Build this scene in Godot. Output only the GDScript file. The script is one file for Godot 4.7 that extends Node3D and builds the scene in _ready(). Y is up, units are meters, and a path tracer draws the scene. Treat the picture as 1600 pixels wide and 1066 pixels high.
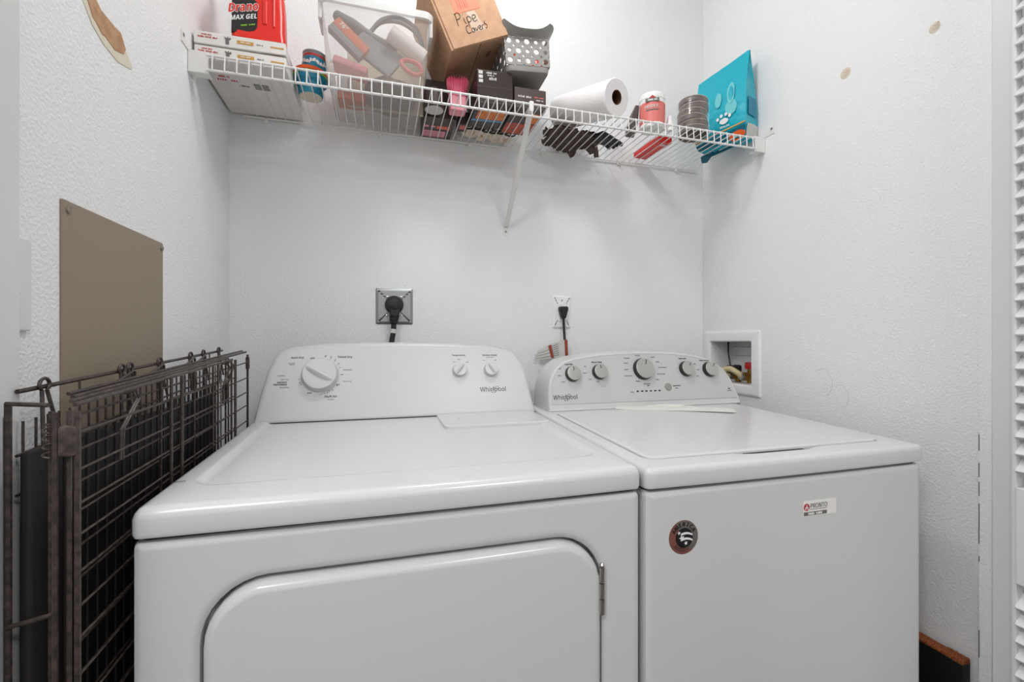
extends Node3D
# A laundry closet seen from the hall in front of it: dryer, washer, folded wire crate, loaded wire shelf.

const W := 1.656      # closet width: left wall at x = 0, right wall at x = W, back wall at z = 0
const S := 1.787      # top of the shelf wires
var M := {}
var taken := {}
var rng := RandomNumberGenerator.new()

# ------------------------------------------------------------------ mesh building
class B:
	var P := PackedVector3Array()
	var xf = null
	func t(a: Vector3, b: Vector3, c: Vector3) -> void:      # counter-clockwise seen from outside
		if xf != null:
			a = xf.call(a); b = xf.call(b); c = xf.call(c)
		if (b - a).cross(c - a).length_squared() < 1e-18: return
		P.append(a); P.append(c); P.append(b)
	func q(a: Vector3, b: Vector3, c: Vector3, d: Vector3) -> void:
		t(a, b, c); t(a, c, d)
	func cap(r: PackedVector3Array, flip: bool) -> void:
		var m := Vector3.ZERO
		for p in r: m += p
		m /= r.size()
		for i in r.size():
			var a := r[i]
			var b := r[(i + 1) % r.size()]
			if flip: t(m, b, a)
			else: t(m, a, b)
	func loft(rings: Array, cap0 := true, cap1 := true, closed := true) -> void:
		for k in rings.size() - 1:
			var r0: PackedVector3Array = rings[k]
			var r1: PackedVector3Array = rings[k + 1]
			var n := r0.size()
			for i in (n if closed else n - 1):
				var j := (i + 1) % n
				q(r0[i], r0[j], r1[j], r1[i])
		if cap0: cap(rings[0], true)
		if cap1: cap(rings[-1], false)
	func mesh(crease := 38.0) -> ArrayMesh:
		var tn := PackedVector3Array()
		var near := {}
		var keys := []
		for i in P.size() / 3:
			tn.append((P[3 * i + 2] - P[3 * i]).cross(P[3 * i + 1] - P[3 * i]))
		for i in P.size():
			var k := Vector3i((P[i] * 20000.0).round())
			keys.append(k)
			if near.has(k): near[k].append(i / 3)
			else: near[k] = [i / 3]
		var N := PackedVector3Array()
		var least := cos(deg_to_rad(crease))
		var un := PackedVector3Array()
		for n in tn: un.append(n.normalized())
		for i in P.size():
			var me := un[i / 3]
			var s := Vector3.ZERO
			for f in near[keys[i]]:
				if un[f].dot(me) > least: s += tn[f]
			N.append(s.normalized() if s.length_squared() > 0 else me)
		var a := []
		a.resize(Mesh.ARRAY_MAX)
		a[Mesh.ARRAY_VERTEX] = P
		a[Mesh.ARRAY_NORMAL] = N
		var am := ArrayMesh.new()
		am.add_surface_from_arrays(Mesh.PRIMITIVE_TRIANGLES, a)
		return am

func rrect(cx: float, cy: float, hw: float, hh: float, r: float, k := 4, e := 1) -> PackedVector2Array:   # counter-clockwise, e points along each edge
	var o := PackedVector2Array()
	r = minf(r, minf(hw, hh) - 1e-5)
	r = maxf(r, 1e-5)
	var c := [Vector2(hw - r, hh - r), Vector2(-hw + r, hh - r), Vector2(-hw + r, -hh + r), Vector2(hw - r, -hh + r)]
	for s in 4:
		for i in k + 1:
			var g := PI / 2 * (s + float(i) / k)
			o.append(Vector2(cx, cy) + c[s] + Vector2(cos(g), sin(g)) * r)
		var g1 := PI / 2 * (s + 1)
		var p0: Vector2 = o[-1]
		var p1: Vector2 = Vector2(cx, cy) + c[(s + 1) % 4] + Vector2(cos(g1), sin(g1)) * r
		for i in range(1, e): o.append(p0.lerp(p1, float(i) / e))
	return o
func inset(p: PackedVector2Array, d: float) -> PackedVector2Array:
	var o := PackedVector2Array()
	var n := p.size()
	for i in n:
		var a := (p[i] - p[(i + n - 1) % n]).normalized()
		var b := (p[(i + 1) % n] - p[i]).normalized()
		if a == Vector2.ZERO: a = b
		if b == Vector2.ZERO: b = a
		var na := Vector2(-a.y, a.x)
		var nb := Vector2(-b.y, b.x)
		var m := (na + nb).normalized()
		o.append(p[i] + m * d / maxf(m.dot(na), 0.3))
	return o
func ring(p: PackedVector2Array, z: float, tr := Transform3D.IDENTITY) -> PackedVector3Array:      # in the plane z
	var o := PackedVector3Array()
	for v in p: o.append(tr * Vector3(v.x, v.y, z))
	return o
func flat(p: PackedVector2Array, y: float, tr := Transform3D.IDENTITY) -> PackedVector3Array:      # in the plane y, p.y pointing to -z
	var o := PackedVector3Array()
	for v in p: o.append(tr * Vector3(v.x, y, -v.y))
	return o
func rbox(b: B, c: Vector3, s: Vector3, r := 0.004, tr := Transform3D.IDENTITY, k := 2) -> void:
	var rings := []
	r = minf(r, minf(s.x, minf(s.y, s.z)) / 2 - 1e-5)
	for side in 2:
		for i in k + 1:
			var g := PI / 2 * float(i) / k
			if side == 1: g = PI / 2 - g
			var ins := r * (1 - sin(g))
			var dz := r * (1 - cos(g))
			rings.append(ring(rrect(c.x, c.y, s.x / 2 - ins, s.y / 2 - ins, r - ins + 1e-4, k), c.z - s.z / 2 + dz if side == 0 else c.z + s.z / 2 - dz, tr))
	b.loft(rings)
func prism(b: B, p: PackedVector2Array, z0: float, z1: float, bevel := 0.0, tr := Transform3D.IDENTITY) -> void:   # any simple outline, counter-clockwise
	var front := inset(p, bevel) if bevel > 0 else p
	var rings := [ring(p, z0, tr), ring(p, z1 - bevel, tr)]
	if bevel > 0: rings.append(ring(front, z1, tr))
	b.loft(rings, false, false)
	var ix := Geometry2D.triangulate_polygon(p)
	for i in ix.size() / 3:
		var a := p[ix[3 * i]]; var c := p[ix[3 * i + 1]]; var d := p[ix[3 * i + 2]]
		var a1 := front[ix[3 * i]]; var c1 := front[ix[3 * i + 1]]; var d1 := front[ix[3 * i + 2]]
		if (c - a).cross(d - a) < 0:
			var u := c; c = d; d = u
			u = c1; c1 = d1; d1 = u
		b.t(tr * Vector3(a1.x, a1.y, z1), tr * Vector3(c1.x, c1.y, z1), tr * Vector3(d1.x, d1.y, z1))
		b.t(tr * Vector3(a.x, a.y, z0), tr * Vector3(d.x, d.y, z0), tr * Vector3(c.x, c.y, z0))
func lathe(b: B, prof: Array, n := 24, tr := Transform3D.IDENTITY) -> void:     # prof: Vector2(radius, height), bottom to top on the outside
	var rings := []
	for p in prof:
		var r := PackedVector3Array()
		for i in n:
			var g := TAU * i / n
			r.append(tr * Vector3(maxf(p.x, 1e-5) * cos(g), p.y, -maxf(p.x, 1e-5) * sin(g)))
		rings.append(r)
	b.loft(rings)
func tube(b: B, pts: Array, r: float, n := 8, closed := false) -> void:
	var rings := []
	var m := pts.size()
	var nor := Vector3.ZERO
	for i in m:
		var a: Vector3 = pts[(i + m - 1) % m] if (closed or i > 0) else pts[i]
		var c: Vector3 = pts[(i + 1) % m] if (closed or i < m - 1) else pts[i]
		var d := (c - a).normalized()
		if nor == Vector3.ZERO: nor = d.cross(Vector3.UP if absf(d.y) < 0.9 else Vector3.RIGHT).normalized()
		nor = (nor - d * nor.dot(d)).normalized()
		var bi := d.cross(nor)
		var rg := PackedVector3Array()
		for k in n:
			var g := TAU * k / n
			rg.append(pts[i] + (nor * cos(g) + bi * sin(g)) * r)
		rings.append(rg)
	if closed: rings.append(rings[0])
	b.loft(rings, not closed, not closed)
func curve(pts: Array, steps := 6) -> Array:                   # a smooth line through the points
	var o := []
	for i in pts.size() - 1:
		var p0: Vector3 = pts[maxi(i - 1, 0)]; var p1: Vector3 = pts[i]; var p2: Vector3 = pts[i + 1]; var p3: Vector3 = pts[mini(i + 2, pts.size() - 1)]
		for k in steps: o.append(p1.cubic_interpolate(p2, p0, p3, float(k) / steps))
	o.append(pts[-1])
	return o
func V2(a: Array) -> PackedVector2Array:
	var o := PackedVector2Array()
	for i in a.size() / 2: o.append(Vector2(a[2 * i], a[2 * i + 1]))
	return o
func rot(x: float, y: float, z: float) -> Basis:
	return Basis.from_euler(Vector3(deg_to_rad(x), deg_to_rad(y), deg_to_rad(z)))

# ------------------------------------------------------------------ scene objects
func numbered(n: String) -> String:
	taken[n] = taken.get(n, -1) + 1
	return n if taken[n] == 0 else "%s_%03d" % [n, taken[n]]
func thing(n: String, label: String, cat: String, at := Vector3.ZERO, basis := Basis.IDENTITY, group := "") -> Node3D:
	var o := Node3D.new()
	o.name = numbered(n)
	add_child(o)
	o.transform = Transform3D(basis, at)
	tag(o, label, cat, group)
	return o
func tag(o: Node3D, label: String, cat: String, group := "") -> void:
	o.set_meta("label", label)
	o.set_meta("category", cat)
	if group: o.set_meta("group", group)
func add(par: Node, n: String, b, m: Material, at := Vector3.ZERO, label := "") -> MeshInstance3D:
	var o := MeshInstance3D.new()
	o.name = n
	o.mesh = b.mesh() if b is B else b
	o.mesh.surface_set_material(0, m)
	par.add_child(o, true)
	o.position = at
	if label: o.set_meta("label", label)
	return o
func part_of(par: Node3D, n: String, at: Vector3, label: String) -> Node3D:      # a part made of several meshes, placed in the room
	var o := Node3D.new()
	o.name = n
	par.add_child(o, true)
	o.transform = par.transform.affine_inverse() * Transform3D(Basis.IDENTITY, at)
	o.set_meta("label", label)
	return o
func struct(n: String, b: B, m: Material, label: String, cat: String) -> MeshInstance3D:
	var o := add(self, n, b, m)
	o.set_meta("kind", "structure")
	tag(o, label, cat)
	return o
func txt(par: Node, n: String, s: String, h: float, m: Material, tr: Transform3D, bold := false, squeeze := 1.0) -> MeshInstance3D:
	var tm := TextMesh.new()
	var f := SystemFont.new()
	f.font_names = PackedStringArray(["Droid Sans"])
	if bold: f.font_weight = 700
	tm.font = f
	tm.text = s
	tm.font_size = 32
	tm.pixel_size = h / 23.0
	tm.depth = 0.0006
	tm.curve_step = 1.5
	tm.material = m
	var o := MeshInstance3D.new()
	o.name = n
	o.mesh = tm
	par.add_child(o, true)
	tr.basis = tr.basis.scaled_local(Vector3(squeeze, 1, 1))
	o.transform = tr
	return o

func unread(par: Node, n: String, count: int, h: float, m: Material, tr: Transform3D) -> MeshInstance3D:      # a line of print too small to read: a row of uneven strokes
	var b := B.new()
	var x := -count * h * 0.31
	for i in count:
		var w := h * (0.30 + 0.22 * absf(sin(i * 2.7 + count)))
		var t := h * (0.62 + 0.30 * absf(sin(i * 1.9 + count * 0.7)))
		if i % 6 != 5:
			rbox(b, Vector3(x + h * 0.31, (t - h * 0.8) / 2, 0.0002), Vector3(w, t, 0.0005), 0.0001, tr, 1)
		x += h * 0.62
	return add(par, n, b, m)

# ------------------------------------------------------------------ materials
func mat(c: Color, rough := 0.5, metal := 0.0, spec := 0.5) -> StandardMaterial3D:
	var m := StandardMaterial3D.new()
	m.albedo_color = c
	m.roughness = rough
	m.metallic = metal
	m.metallic_specular = spec
	return m
func relief(m: StandardMaterial3D, freq: float, size: float, strength: float, seed_: int, oct := 3) -> StandardMaterial3D:    # fine bumps, the picture covers size metres
	var n := FastNoiseLite.new()
	n.seed = seed_
	n.noise_type = FastNoiseLite.TYPE_SIMPLEX_SMOOTH
	n.frequency = freq
	n.fractal_octaves = oct
	var im := n.get_seamless_image(512, 512)
	im.convert(Image.FORMAT_RGBA8)
	im.bump_map_to_normal_map(strength)
	m.normal_enabled = true
	m.normal_texture = ImageTexture.create_from_image(im)
	m.normal_scale = 1.0
	m.uv1_triplanar = true
	m.uv1_world_triplanar = true
	m.uv1_scale = Vector3.ONE / size
	return m
func mottled(m: StandardMaterial3D, c0: Color, c1: Color, freq: float, size: float, seed_: int) -> StandardMaterial3D:
	var n := FastNoiseLite.new()
	n.seed = seed_
	n.frequency = freq
	n.fractal_octaves = 4
	var im := n.get_seamless_image(256, 256)
	im.convert(Image.FORMAT_RGBA8)
	for y in 256:
		for x in 256: im.set_pixel(x, y, c0.lerp(c1, clampf(im.get_pixel(x, y).r * 1.6 - 0.3, 0, 1)))
	m.albedo_color = Color.WHITE
	m.albedo_texture = ImageTexture.create_from_image(im)
	m.uv1_triplanar = true
	m.uv1_scale = Vector3.ONE / size
	return m
func clear(c: Color, alpha: float, rough := 0.1) -> StandardMaterial3D:
	var m := mat(Color(c, alpha), rough)
	m.transparency = BaseMaterial3D.TRANSPARENCY_ALPHA
	m.cull_mode = BaseMaterial3D.CULL_DISABLED
	return m
func materials() -> void:
	M.wall = relief(mat(Color(0.93, 0.93, 0.928), 0.62, 0, 0.35), 0.07, 0.26, 1.9, 3, 3)
	M.trim = mat(Color(0.87, 0.872, 0.868), 0.35)
	M.ceiling = mat(Color(0.93, 0.93, 0.93), 0.8)
	M.floor = mottled(mat(Color.WHITE, 0.5), Color(0.27, 0.235, 0.205), Color(0.36, 0.315, 0.27), 0.02, 0.6, 5)
	M.enamel = mat(Color(0.825, 0.826, 0.824), 0.22)
	M.plastic = mat(Color(0.80, 0.80, 0.795), 0.34)
	M.plate = mat(Color(0.93, 0.93, 0.925), 0.45)
	M.panel_gray = mat(Color(0.76, 0.76, 0.755), 0.4)
	M.seam = mat(Color(0.16, 0.16, 0.16), 0.7)
	M.print_gray = mat(Color(0.27, 0.27, 0.28), 0.7)
	M.print_pale = mat(Color(0.50, 0.50, 0.51), 0.7)
	M.wire = mat(Color(0.90, 0.895, 0.885), 0.35)
	M.crate = mottled(mat(Color.WHITE, 0.42, 0.0), Color(0.16, 0.13, 0.12), Color(0.34, 0.29, 0.265), 0.04, 0.15, 8)
	M.tray = mat(Color(0.115, 0.10, 0.095), 0.6)
	M.crate_dark = mat(Color(0.085, 0.07, 0.065), 0.5)
	M.tan = mat(Color(0.57, 0.52, 0.45), 0.55)
	M.steel = mat(Color(0.62, 0.63, 0.63), 0.38, 0.85)
	M.chrome = mat(Color(0.80, 0.79, 0.77), 0.25, 1.0)
	M.screw = mat(Color(0.60, 0.58, 0.53), 0.4, 0.7)
	M.black = mat(Color(0.055, 0.05, 0.047), 0.5)
	M.rubber = mat(Color(0.14, 0.125, 0.11), 0.55)
	M.knob_side = mat(Color(0.17, 0.165, 0.155), 0.35)
	M.knob_face = mat(Color(0.70, 0.70, 0.685), 0.3, 0.35)
	M.white_paper = mat(Color(0.93, 0.92, 0.90), 0.75)
	M.box_white = mat(Color(0.90, 0.885, 0.86), 0.6)
	M.box_edge = mat(Color(0.63, 0.58, 0.53), 0.8)
	M.card = mottled(mat(Color.WHITE, 0.75), Color(0.71, 0.55, 0.425), Color(0.75, 0.59, 0.46), 0.02, 0.2, 21)
	M.card_dark = mat(Color(0.42, 0.29, 0.19), 0.8)
	M.red = mat(Color(0.88, 0.17, 0.12), 0.3)
	M.label_black = mat(Color(0.12, 0.10, 0.10), 0.4)
	M.sleeve = mat(Color(0.86, 0.86, 0.83), 0.4)
	M.white = mat(Color(0.93, 0.93, 0.92), 0.5)
	M.red_print = mat(Color(0.75, 0.18, 0.14), 0.5)
	M.gold = mat(Color(0.80, 0.60, 0.28), 0.5)
	M.gray_print = mat(Color(0.42, 0.42, 0.41), 0.7)
	M.teal = mat(Color(0.05, 0.50, 0.62), 0.4)
	M.teal_bag = relief(mat(Color(0.06, 0.68, 0.76), 0.28), 0.012, 0.3, 5.0, 17, 3)
	M.teal_pale = mat(Color(0.42, 0.78, 0.80), 0.35)
	M.teal_dark = mat(Color(0.0, 0.38, 0.46), 0.35)
	M.orange = mat(Color(0.88, 0.36, 0.12), 0.45)
	M.green = mat(Color(0.52, 0.74, 0.18), 0.45)
	M.clear = clear(Color(0.74, 0.70, 0.66), 0.36, 0.18)
	M.clear_rim = clear(Color(0.93, 0.93, 0.92), 0.62, 0.25)
	M.film = clear(Color(0.97, 0.97, 0.96), 0.06, 0.05)
	M.gray_plastic = mat(Color(0.58, 0.57, 0.55), 0.42)
	M.dark_gray = mat(Color(0.38, 0.39, 0.40), 0.5)
	M.mid_gray = mat(Color(0.56, 0.57, 0.59), 0.6)
	M.cream = mat(Color(0.84, 0.80, 0.72), 0.7)
	M.taupe = relief(mat(Color(0.56, 0.52, 0.48), 0.7), 0.02, 0.2, 4.0, 81)
	M.peach = mat(Color(0.88, 0.45, 0.33), 0.55)
	M.salmon = mat(Color(0.85, 0.42, 0.40), 0.5)
	M.pink = mat(Color(0.90, 0.38, 0.50), 0.45)
	M.pink_pale = mat(Color(0.93, 0.60, 0.64), 0.5)
	M.box_black = mat(Color(0.21, 0.175, 0.165), 0.22)
	M.box_brown = mat(Color(0.28, 0.235, 0.22), 0.4)
	M.blue_print = mat(Color(0.33, 0.58, 0.74), 0.4)
	M.flame = mottled(mat(Color.WHITE, 0.4), Color(0.80, 0.30, 0.10), Color(0.95, 0.68, 0.30), 0.05, 0.12, 33)
	M.fire_red = mottled(mat(Color.WHITE, 0.4), Color(0.90, 0.25, 0.08), Color(0.55, 0.28, 0.18), 0.03, 0.15, 41)
	M.paper_towel = relief(mat(Color(0.93, 0.92, 0.915), 0.95), 0.03, 0.15, 2.0, 51, 2)
	M.core = mat(Color(0.33, 0.22, 0.13), 0.9)
	M.cloth = relief(mat(Color(0.36, 0.31, 0.29), 0.95), 0.05, 0.12, 5.0, 57, 3)
	M.rope = mat(Color(0.92, 0.86, 0.78), 0.95)
	M.brown_puck = mat(Color(0.30, 0.245, 0.215), 0.5)
	M.puck_edge = mat(Color(0.74, 0.66, 0.58), 0.6)
	M.label_pink = mat(Color(0.86, 0.46, 0.43), 0.4)
	M.brass = mat(Color(0.62, 0.47, 0.22), 0.35, 0.9)
	M.hose = mat(Color(0.80, 0.74, 0.58), 0.5)
	M.valve_red = mat(Color(0.72, 0.10, 0.08), 0.4)
	M.recess = mat(Color(0.80, 0.81, 0.82), 0.5)
	M.torn = mottled(mat(Color.WHITE, 0.9), Color(0.68, 0.52, 0.38), Color(0.76, 0.61, 0.47), 0.03, 0.2, 61)
	M.torn_edge = mat(Color(0.86, 0.83, 0.75), 0.9)
	M.scuff = mat(Color(0.82, 0.81, 0.79), 0.8)
	M.spackle = mat(Color(0.84, 0.80, 0.72), 0.9)
	M.raw_edge = relief(mottled(mat(Color.WHITE, 0.95), Color(0.42, 0.19, 0.08), Color(0.72, 0.42, 0.22), 0.09, 0.1, 71), 0.08, 0.1, 6.0, 72)
	M.warn = mat(Color(0.56, 0.25, 0.15), 0.6)
	M.tag = mat(Color(0.80, 0.79, 0.77), 0.6)
	M.marker = mat(Color(0.14, 0.12, 0.12), 0.8)
	M.sticker_orange = mat(Color(0.95, 0.40, 0.20), 0.5)
	M.tape = clear(Color(0.93, 0.88, 0.80), 0.22, 0.3)
	M.badge_red = mat(Color(0.49, 0.30, 0.27), 0.35)
	M.badge_gray = mat(Color(0.42, 0.40, 0.39), 0.35)
	M.navy = mat(Color(0.06, 0.06, 0.09), 0.4)
	M.crimson = mat(Color(0.70, 0.13, 0.16), 0.4)
	M.lamp_glow = mat(Color(1, 1, 1), 0.5)
	M.lamp_glow.emission_enabled = true
	M.lamp_glow.emission = Color(1.0, 0.98, 0.95)
	M.lamp_glow.emission_energy_multiplier = 2.0

func ceiling_light(at: Vector3, size: Vector2, energy: float, label: String, tint := Color(0.99, 0.992, 1.0)) -> void:
	var o := thing("ceiling_light", label, "light", at)
	var b := B.new()
	rbox(b, Vector3(0, -0.02, 0), Vector3(size.x + 0.04, 0.04, size.y + 0.04), 0.008)
	add(o, "housing", b, M.trim)
	b = B.new()
	rbox(b, Vector3(0, -0.045, 0), Vector3(size.x, 0.012, size.y), 0.005)
	add(o, "glowing_diffuser", b, M.lamp_glow)
	var l := AreaLight3D.new()
	l.name = "lamp"
	l.area_size = size
	l.light_color = tint
	l.light_energy = energy
	l.shadow_enabled = true
	l.set("area_range", 8.0)
	o.add_child(l)
	l.position = Vector3(0, -0.055, 0)
	l.rotation_degrees = Vector3(-90, 0, 0)

func dome_light(at: Vector3, energy: float) -> void:
	var o := thing("dome_ceiling_light", "round white dome ceiling light above the closet opening", "light", at)
	var b := B.new()
	lathe(b, [Vector2(0.165, -0.022), Vector2(0.170, -0.018), Vector2(0.170, 0.0)], 40)
	add(o, "light_base", b, M.trim)
	b = B.new()
	lathe(b, [Vector2(0.02, -0.118), Vector2(0.07, -0.112), Vector2(0.115, -0.092), Vector2(0.146, -0.062), Vector2(0.156, -0.035), Vector2(0.156, -0.020)], 40)
	add(o, "lamp_dome", b, M.lamp_glow)
	var l := OmniLight3D.new()
	l.name = "lamp"
	l.light_color = Color(0.99, 0.992, 1.0)
	l.light_energy = energy
	l.light_size = 0.10
	l.omni_range = 8.0
	l.omni_attenuation = 2.0
	l.shadow_enabled = true
	o.add_child(l)
	l.position = Vector3(0, -0.070, 0)

func _ready() -> void:
	rng.seed = 11
	# ---- camera, surroundings, exposure
	var cam := Camera3D.new()
	cam.name = "camera"
	cam.fov = rad_to_deg(2.0 * atan(533.0 / 715.0))
	cam.position = Vector3(0.428, 1.115, 1.531)
	cam.rotation_degrees = Vector3(0, -16.1, 0)
	cam.near = 0.02
	add_child(cam)
	cam.current = true
	var env := Environment.new()
	env.background_mode = Environment.BG_COLOR
	env.background_color = Color(0.5, 0.5, 0.5)
	env.tonemap_mode = Environment.TONE_MAPPER_LINEAR
	env.tonemap_exposure = 0.83
	env.sdfgi_enabled = true
	env.ssao_enabled = true
	env.ssil_enabled = true
	var we := WorldEnvironment.new()
	we.name = "surroundings"
	we.environment = env
	add_child(we)
	materials()
	dome_light(Vector3(0.72, 2.52, 0.66), 0.57)
	ceiling_light(Vector3(-0.35, 2.52, 1.95), Vector2(0.50, 0.50), 2.5, "square ceiling light in the hall left behind the camera")
	ceiling_light(Vector3(1.15, 2.52, 2.55), Vector2(0.50, 0.50), 2.4, "square ceiling light in the hall right behind the camera")
	# ---- the place and the things in it
	room()
	dryer()
	washer()
	crate()
	shelf()
	wall_things()
	shelf_left()
	bin()
	shelf_middle()
	shelf_right()

# ------------------------------------------------------------------ room
func box(b: B, x0: float, x1: float, y0: float, y1: float, z0: float, z1: float, r := 0.0005) -> void:
	rbox(b, Vector3(x0 + x1, y0 + y1, z0 + z1) / 2, Vector3(x1 - x0, y1 - y0, z1 - z0), r, Transform3D.IDENTITY, 1)
func room() -> void:
	var b := B.new()
	box(b, -0.1, W + 0.12, 0, 2.52, -0.1, 0)
	struct("wall_back", b, M.wall, "white textured back wall of the closet above the machines", "wall")
	b = B.new()
	box(b, -0.1, 0, 0, 2.52, 0, 0.86)
	var wl := struct("wall_left", b, M.wall, "white textured left closet wall with torn paper patch", "wall")
	var px := Transform3D(Basis(Vector3(0, 0, -1), Vector3(0, 1, 0), Vector3(1, 0, 0)), Vector3.ZERO)    # outline (-z, y) drawn on the wall x = 0
	b = B.new()
	prism(b, V2([-0.70, 1.63, -0.672, 1.604, -0.64, 1.592, -0.60, 1.588, -0.556, 1.600, -0.552, 1.606, -0.572, 1.622, -0.62, 1.618, -0.668, 1.66, -0.70, 1.70]), 0.0, 0.0012, 0.0006, px)
	add(wl, "torn_edge", b, M.torn_edge, Vector3.ZERO, "pale torn edge of the wall paper")
	b = B.new()
	prism(b, V2([-0.692, 1.642, -0.672, 1.616, -0.662, 1.613, -0.647, 1.605, -0.638, 1.607, -0.61, 1.602, -0.582, 1.612, -0.576, 1.624, -0.587, 1.637, -0.594, 1.643, -0.612, 1.641, -0.65, 1.642, -0.672, 1.652, -0.690, 1.665]), 0.0008, 0.002, 0.0003, px)
	add(wl, "torn_patch", b, M.torn, Vector3.ZERO, "brown torn paper patch")
	b = B.new()     # right wall round the washer box opening
	box(b, W, W + 0.12, 0, 2.52, 0.249, 0.90)
	box(b, W, W + 0.12, 0, 0.961, 0, 0.249)
	box(b, W, W + 0.12, 1.1125, 2.52, 0, 0.249)
	box(b, W, W + 0.12, 0.961, 1.1125, 0, 0.047)
	var wr := struct("wall_right", b, M.wall, "white textured right closet wall with two patched holes", "wall")
	for a in [[1.851, 0.578, 0.010], [1.838, 0.788, 0.008]]:
		b = B.new()
		for k in 3:
			lathe(b, [Vector2(a[2] * (1.5 - k * 0.35), 0), Vector2(a[2] * (1.3 - k * 0.35), 0.0012 + k * 0.0015), Vector2(a[2] * (0.6 - k * 0.15), 0.0018 + k * 0.0015)], 11, Transform3D(rot(0, 0, 90), Vector3(W, a[0] + k * 0.003 - a[2] * 0.1, a[1] + k * 0.002)))
		add(wr, "patched_hole", b, M.spackle, Vector3.ZERO, "beige filler blob")
	for a in [[0.995, 0.508, 0.040, -60.0, 130.0], [0.960, 0.560, 0.034, -40.0, 110.0]]:
		var arc := []
		for i in 16:
			var g := deg_to_rad(a[3] + (a[4] - a[3]) * i / 15.0)
			arc.append(Vector3(W + 0.0004, a[0] + a[2] * sin(g) + 0.002 * sin(i * 1.3), a[1] + a[2] * 0.8 * cos(g)))
		b = B.new()
		tube(b, arc, 0.0010, 5)
		add(wr, "scuff", b, M.scuff, Vector3.ZERO, "faint grey rub mark")
	b = B.new()
	box(b, -1.3, 3.1, -0.1, 0, -0.1, 3.5)
	struct("floor", b, M.floor, "brown floor of the closet and hall", "floor")
	b = B.new()
	box(b, -1.3, 3.1, 2.52, 2.54, -0.1, 3.5)
	struct("ceiling", b, M.ceiling, "white flat ceiling", "ceiling")
	b = B.new()
	box(b, -1.2, 0.018, 0, 2.52, 0.866, 0.962)
	struct("wall_front_left", b, M.wall, "white hall wall left of the closet opening", "wall")
	b = B.new()
	box(b, 1.633, 3.0, 0, 2.52, 0.881, 0.962)
	var wf := struct("wall_front_right", b, M.wall, "white textured end of wall right of the closet opening", "wall")
	b = B.new()
	for a in [[0.92, 0.885], [0.86, 0.83], [0.82, 0.79], [0.775, 0.69], [0.665, 0.653], [0.51, 0.452]]:
		box(b, 1.6322, 1.6334, a[1], a[0], 0.8812, 0.8826)
	add(wf, "crack", b, M.seam, Vector3.ZERO, "thin dark crack down the corner")
	b = B.new()
	box(b, 0.0, 0.026, 0, 2.52, 0.860, 0.984, 0.002)
	box(b, 0.022, 0.034, 0, 2.52, 0.905, 0.945, 0.002)
	struct("trim_1", b, M.trim, "white smooth jamb along the left edge", "trim")
	b = B.new()
	box(b, 1.616, 1.70, 0, 2.52, 0.910, 0.972, 0.003)
	struct("trim_2", b, M.trim, "white smooth jamb along the right edge", "trim")
	b = B.new()
	box(b, -1.3, -1.2, 0, 2.52, 0.866, 3.5)
	struct("wall_hall_left", b, M.wall, "white hall wall out of view on the left", "wall")
	b = B.new()
	box(b, 3.0, 3.1, 0, 2.52, 0.881, 3.5)
	struct("wall_hall_right", b, M.wall, "white hall wall out of view on the right", "wall")
	b = B.new()
	box(b, -1.2, 3.0, 0, 2.52, 3.4, 3.5)
	struct("wall_hall_rear", b, M.wall, "white hall wall behind the camera", "wall")
	# louvered folding door, folded back against the right jamb, its face towards the closet opening
	var d := thing("door_1", "white louvered folding door at the right edge of the frame", "door", Vector3(1.583, 0, 0.955))
	d.set_meta("kind", "structure")
	b = B.new()
	rbox(b, Vector3(0.014, 1.01, 0.004), Vector3(0.020, 1.98, 0.008), 0.002)
	add(d, "stile", b, M.trim)
	b = B.new()
	rbox(b, Vector3(0.014, 1.01, 0.33), Vector3(0.028, 1.98, 0.04), 0.002)
	add(d, "stile", b, M.trim)
	for a in [[0.02, 0.12], [0.655, 0.838], [1.92, 2.0]]:
		b = B.new()
		rbox(b, Vector3(0.014, (a[0] + a[1]) / 2, 0.159), Vector3(0.026, a[1] - a[0], 0.302), 0.002)
		add(d, "rail", b, M.trim)
	b = B.new()
	rbox(b, Vector3.ZERO, Vector3(0.034, 0.006, 0.305), 0.0025, Transform3D(rot(0, 0, 48), Vector3.ZERO))
	var slat := b.mesh()
	for i in 60:
		var y := 0.137 + i * 0.0323
		if y > 1.905 or (y > 0.645 and y < 0.848): continue
		add(d, "slat", slat, M.trim, Vector3(0.012, y, 0.159))
	# board behind the washer's right side
	b = B.new()
	var t := thing("black_board", "black board with a raw orange-brown top edge beside the washer", "board", Vector3(1.638, 0, 0.60))
	rbox(b, Vector3(-0.004, 0.212, 0), Vector3(0.026, 0.424, 0.52), 0.002)
	add(t, "panel", b, M.black)
	b = B.new()
	for i in 26:
		rbox(b, Vector3(-0.004 + rng.randf_range(-0.001, 0.001), 0.4275, -0.25 + i * 0.02), Vector3(0.026, 0.008 + rng.randf_range(0, 0.004), 0.0215), 0.003)
	add(t, "raw_edge", b, M.raw_edge, Vector3.ZERO, "orange-brown raw fibre edge")

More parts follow.
